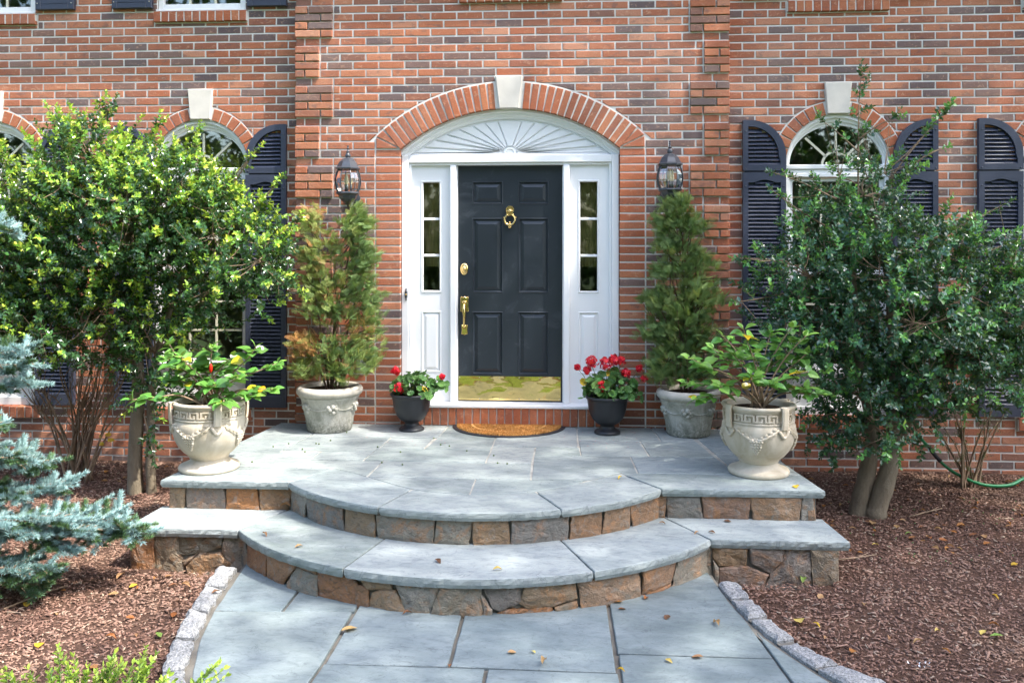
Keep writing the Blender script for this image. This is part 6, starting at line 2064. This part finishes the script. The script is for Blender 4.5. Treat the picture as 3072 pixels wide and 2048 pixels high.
def fallen(x, y, z, size, col, label, group=None, kind=None, tilt=None):
    k = rng.randrange(3) if kind is None else kind
    if (k, col) not in LM: LM[(k, col)] = leafmesh(k, AG[col])
    o = shared('fallen_leaf', LM[(k, col)], None, (x, y, z + .004), tilt or (rng.uniform(-.25, .25), rng.uniform(-.25, .25), rng.uniform(0, 6.28)), size)
    tag(o, label, 'fallen leaf', group)


T2, P0 = -.195, -.395
for a in [(-1.343, -2.344, T2, .062, 'tan', 'olive tan dead leaf on the lower step left of centre, nearer the corner'), (-1.073, -2.532, T2, .055, 'tan', 'olive tan dead leaf on the lower step, nearer its front edge'),
          (-.227, -2.718, T2, .060, 'brown', 'dark brown curled leaf in the middle of the lower step'), (.113, -2.823, T2, .055, 'straw', 'flat pale yellow leaf at the front of the lower step'),
          (1.084, -1.967, T2, .045, 'orange', 'small orange leaf against the upper riser on the right'), (1.276, -2.146, T2, .045, 'tan', 'small tan leaf at the right joint of the lower step'),
          (1.369, -2.12, T2, .05, 'brown', 'dark brown leaf with a stalk at the right joint of the lower step'), (1.501, -1.901, T2, .05, 'brown', 'flat olive brown leaf under the right riser of the porch'),
          (-1.368, -1.862, T2 + .03, .085, 'rust', 'large rust leaf leaning on the upper riser at the left corner'), (.840, -1.641, 0, .05, 'yellow', 'bright yellow leaf on the porch edge beside the damp patch'),
          (1.959, -1.781, 0, .06, 'yellow', 'yellow leaf on the porch corner in front of the tan rimmed urn'), (1.30, -.09, 0, .06, 'orange', 'orange leaf on the porch between black pot and right planter'),
          (1.74, -.45, 0, .045, 'rust', 'brown leaf on the porch between right planter and urn'),
          (-.617, -3.157, P0, .085, 'pale', 'large curled tan leaf on the left half of the path'), (.768, -2.721, P0, .055, 'orange', 'orange leaf under the lower riser, left of a pair'), (.924, -2.655, P0, .06, 'orange', 'flat orange leaf under the lower riser, right of a pair'),
          (.784, -2.809, P0, .045, 'rust', 'small rust leaf on the path just below the orange pair'), (1.016, -2.901, P0, .05, 'brown', 'small dark brown leaf on the right paver of the path'), (.225, -3.352, P0, .045, 'tan', 'small curled tan leaf on the middle paver'),
          (.329, -3.342, P0, .035, 'straw', 'tiny straw coloured leaf on the middle paver'), (.384, -3.46, P0 + .01, .085, 'pale', 'big pale upright leaf at the front joint of the middle paver'), (-.057, -3.505, P0, .04, 'orange', 'small orange leaf in the joint at the middle of the path'),
          (.97, -3.392, P0, .045, 'straw', 'straw coloured leaf on the front right paver'), (1.259, -2.969, P0, .085, 'pale', 'long tan leaf on the right paver of the path'), (1.111, -3.345, P0, .06, 'tan', 'tan leaf on the paver joint at the front right'),
          (-1.454, -2.815, -.36, .06, 'brown', 'brown and green leaf on the left granite edging'), (-.36, -2.945, P0, .06, 'rust', 'flat reddish leaf against the middle of the lower riser'), (.74, -3.50, P0, .045, 'yellow', 'yellow green leaf in the path joint at the front right')]:
    fallen(*a[:5], a[5])
ML = [(-2.218, -2.393, .085, 'tan'), (-2.062, -2.545, .05, 'yellow'), (-2.017, -2.58, .045, 'orange'), (-1.823, -2.536, .06, 'rust'), (-1.747, -2.536, .075, 'tan'), (-1.912, -2.401, .06, 'tan'), (-1.979, -2.436, .05, 'orange'), (-2.121, -2.665, .06, 'pale'), (-2.531, -2.832, .06, 'yellow'),
      (-2.293, -2.936, .05, 'tan'), (-1.873, -2.953, .05, 'orange'), (-1.862, -3.177, .06, 'orange'), (-2.184, -3.283, .065, 'yellow'), (-1.65, -2.91, .05, 'orange'), (-1.738, -3.148, .045, 'tan'), (-2.441, -2.625, .03, 'orange'), (-1.626, -3.141, .05, 'green'), (-1.779, -3.494, .05, 'rust')]
MR = [(2.653, -1.136, .075, 'pale'), (2.474, -1.264, .05, 'tan'), (2.798, -1.207, .055, 'tan'), (2.822, -1.361, .055, 'green'), (2.609, -1.298, .04, 'orange'), (2.934, -1.431, .06, 'orange'), (3.239, -1.196, .06, 'orange'), (3.138, -1.182, .05, 'rust'), (3.483, -.847, .06, 'orange'), (3.546, -1.23, .05, 'rust'),
      (2.969, -1.62, .045, 'orange'), (2.523, -1.587, .05, 'straw'), (2.372, -1.747, .04, 'orange'), (1.887, -2.225, .075, 'green'), (1.697, -2.2, .05, 'rust'), (1.92, -2.486, .05, 'tan'), (2.135, -2.572, .05, 'pale'), (2.939, -2.354, .055, 'yellow'), (3.281, -1.864, .045, 'yellow'), (1.72, -2.809, .08, 'straw'),
      (1.80, -2.85, .05, 'yellow'), (1.808, -2.99, .045, 'tan'), (1.90, -3.124, .05, 'orange'), (2.128, -2.986, .07, 'tan'), (2.26, -3.006, .06, 'tan'), (2.412, -2.865, .05, 'straw'), (2.648, -2.853, .05, 'straw'), (2.7, -2.889, .065, 'green'), (2.748, -2.751, .06, 'orange'), (2.362, -3.097, .05, 'orange')]
CN = {'brown': 'brown', 'tan': 'tan', 'orange': 'orange', 'yellow': 'yellow', 'rust': 'rust red', 'pale': 'pale tan', 'green': 'yellow green', 'straw': 'straw coloured'}
def where(x, y):
    if x < 0:
        if y > -.75: return 'by the wall behind the left holly trunk' if x > -3.1 else 'by the wall among the bare stems'
        if x > -1.72 and y < -2.8: return 'against the left granite edging'
        if y > -2.5: return 'just below the left end of the steps'
        return 'on the mulch below the spruce tip' if x < -2.1 else ('between the steps and the left edging' if y > -2.75 else 'on the mulch beside the left edging')
    if y > -.45: return 'at the foot of the right wall ' + ('beside the porch' if x < 2.6 else ('by the hose' if x > 3.3 else 'behind the right holly'))
    if y > -1.25: return ('between the porch and the right holly trunk' if x < 2.55 else ('at the right holly trunk' if x < 3.05 else 'right of the right holly trunk'))
    if y > -2.05: return 'on the mulch right of the porch corner' if x < 2.6 else 'on the shaded mulch in front of the right holly'
    if x - path_r(y) < .32: return 'against the right granite edging'
    return 'on the mulch below the right end of the steps' if y > -2.6 else 'on the front of the right mulch'


allm = [(x, y, s_, c) for x, y, s_, c in ML + MR]
for k in range(95):
    if k < 72: x, y = rng.uniform(2.1, 4.2), -rng.random() ** .8 * 1.7 - .02
    else: x, y = rng.uniform(-3.9, -2.25), rng.uniform(-.7, -.02)
    if x < 2.15 and y > -1.9 and k < 72: continue
    allm.append((x, y, rng.uniform(.035, .07), rng.choice(('orange', 'rust', 'rust', 'orange', 'tan'))))
for x, y, s_, c in allm:
    sz = 'small ' if s_ < .046 else ('large ' if s_ > .062 else '')
    fallen(x, y, mz(x, y) + .012, s_, c, '%s%s fallen leaf %s' % (sz, CN[c], where(x, y)), 'fallen leaves on the mulch ' + ('left' if x < 0 else 'right') + ' of the path')
# twigs lying on the mulch
for pts, lab in (([(2.08, -1.93, 0), (2.3, -1.90, .02), (2.46, -1.80, .01)], 'pale straight twig on the mulch beside the right end of the lower step'), ([(2.95, -1.0, 0), (3.12, -.93, .015), (3.25, -.85, .01)], 'thin forked twig on the mulch under the right holly bush'), ([(-2.62, -2.9, 0), (-2.52, -2.7, .012), (-2.44, -2.58, .01)], 'thin pale twig on the mulch below the blue spruce')):
    m = MB(); m.smooth = True
    m.tube([(x, y, mz(x, y) + .016 + z) for x, y, z in pts], [.005, .0045, .003], 6)
    a, b = Vector(m.v[6]), Vector(m.v[12]); m.tube([a, a.lerp(b, .4) + Vector((.05, .05, .012))], [.003, .0015], 5)
    o = m.build('twig', MAT['twig'], None, (pts[0][0], pts[0][1], mz(*pts[0][:2]))); tag(o, lab, 'twig')
m = MB()
for k in range(20):
    a = rng.uniform(0, 6.28); r_ = rng.random() ** .5 * .04; x, y = 2.17 + r_ * math.cos(a) * 1.3, -3.25 + r_ * math.sin(a)
    m.add([(x, y, mz(x, y) + .016), (x + .010 * math.cos(a * 3), y + .010 * math.sin(a * 3), mz(x, y) + .026), (x + .012 * math.cos(a * 3 + .8), y + .012 * math.sin(a * 3 + .8), mz(x, y) + .020)], [(0, 1, 2)])
o = m.build('dried_blossom', MAT['white'], None, (2.17, -3.25, -.45)); tag(o, 'small white dried blossom on the mulch near the front right', 'blossom')
# red petals and green berries dropped on the stone
pp = []; mm_ = []
for k in range(90):
    x = rng.choice((rng.gauss(-.7, .22), rng.gauss(.75, .28))); y = -.05 - rng.random() * .75
    pp.append((x, y, .004)); a = rng.uniform(0, 6.28); s_ = rng.uniform(.006, .012); mm_.append(np.array([[math.cos(a) * s_, -math.sin(a) * s_, 0], [math.sin(a) * s_, math.cos(a) * s_, 0], [0, 0, s_]]))
tag(bulk('fallen_petals', OV, OF, np.array(mm_), np.array(pp), MAT['petal'], None, nrs.rand(90)), 'red geranium petals scattered on the porch round the black pots', kind='stuff')
m = MB(); m.smooth = True
for k in range(26): m.ball((rng.uniform(-1.9, .3), rng.uniform(-2.3 if k < 6 else -1.45, -.15), 0), .007, 6, 4)
m.v = [(x, y, z + (.006 if y > -1.5 else -.188)) for x, y, z in m.v]
m.smooth = False
for k in range(60):
    x, y = rng.uniform(2.4, 4.0), rng.uniform(-1.9, -.5); m.ball((x, y, mz(x, y) + .014), .006, 5, 3)
tag(m.build('fallen_berries', MAT['stem']), 'small green berries scattered on porch and mulch', kind='stuff')
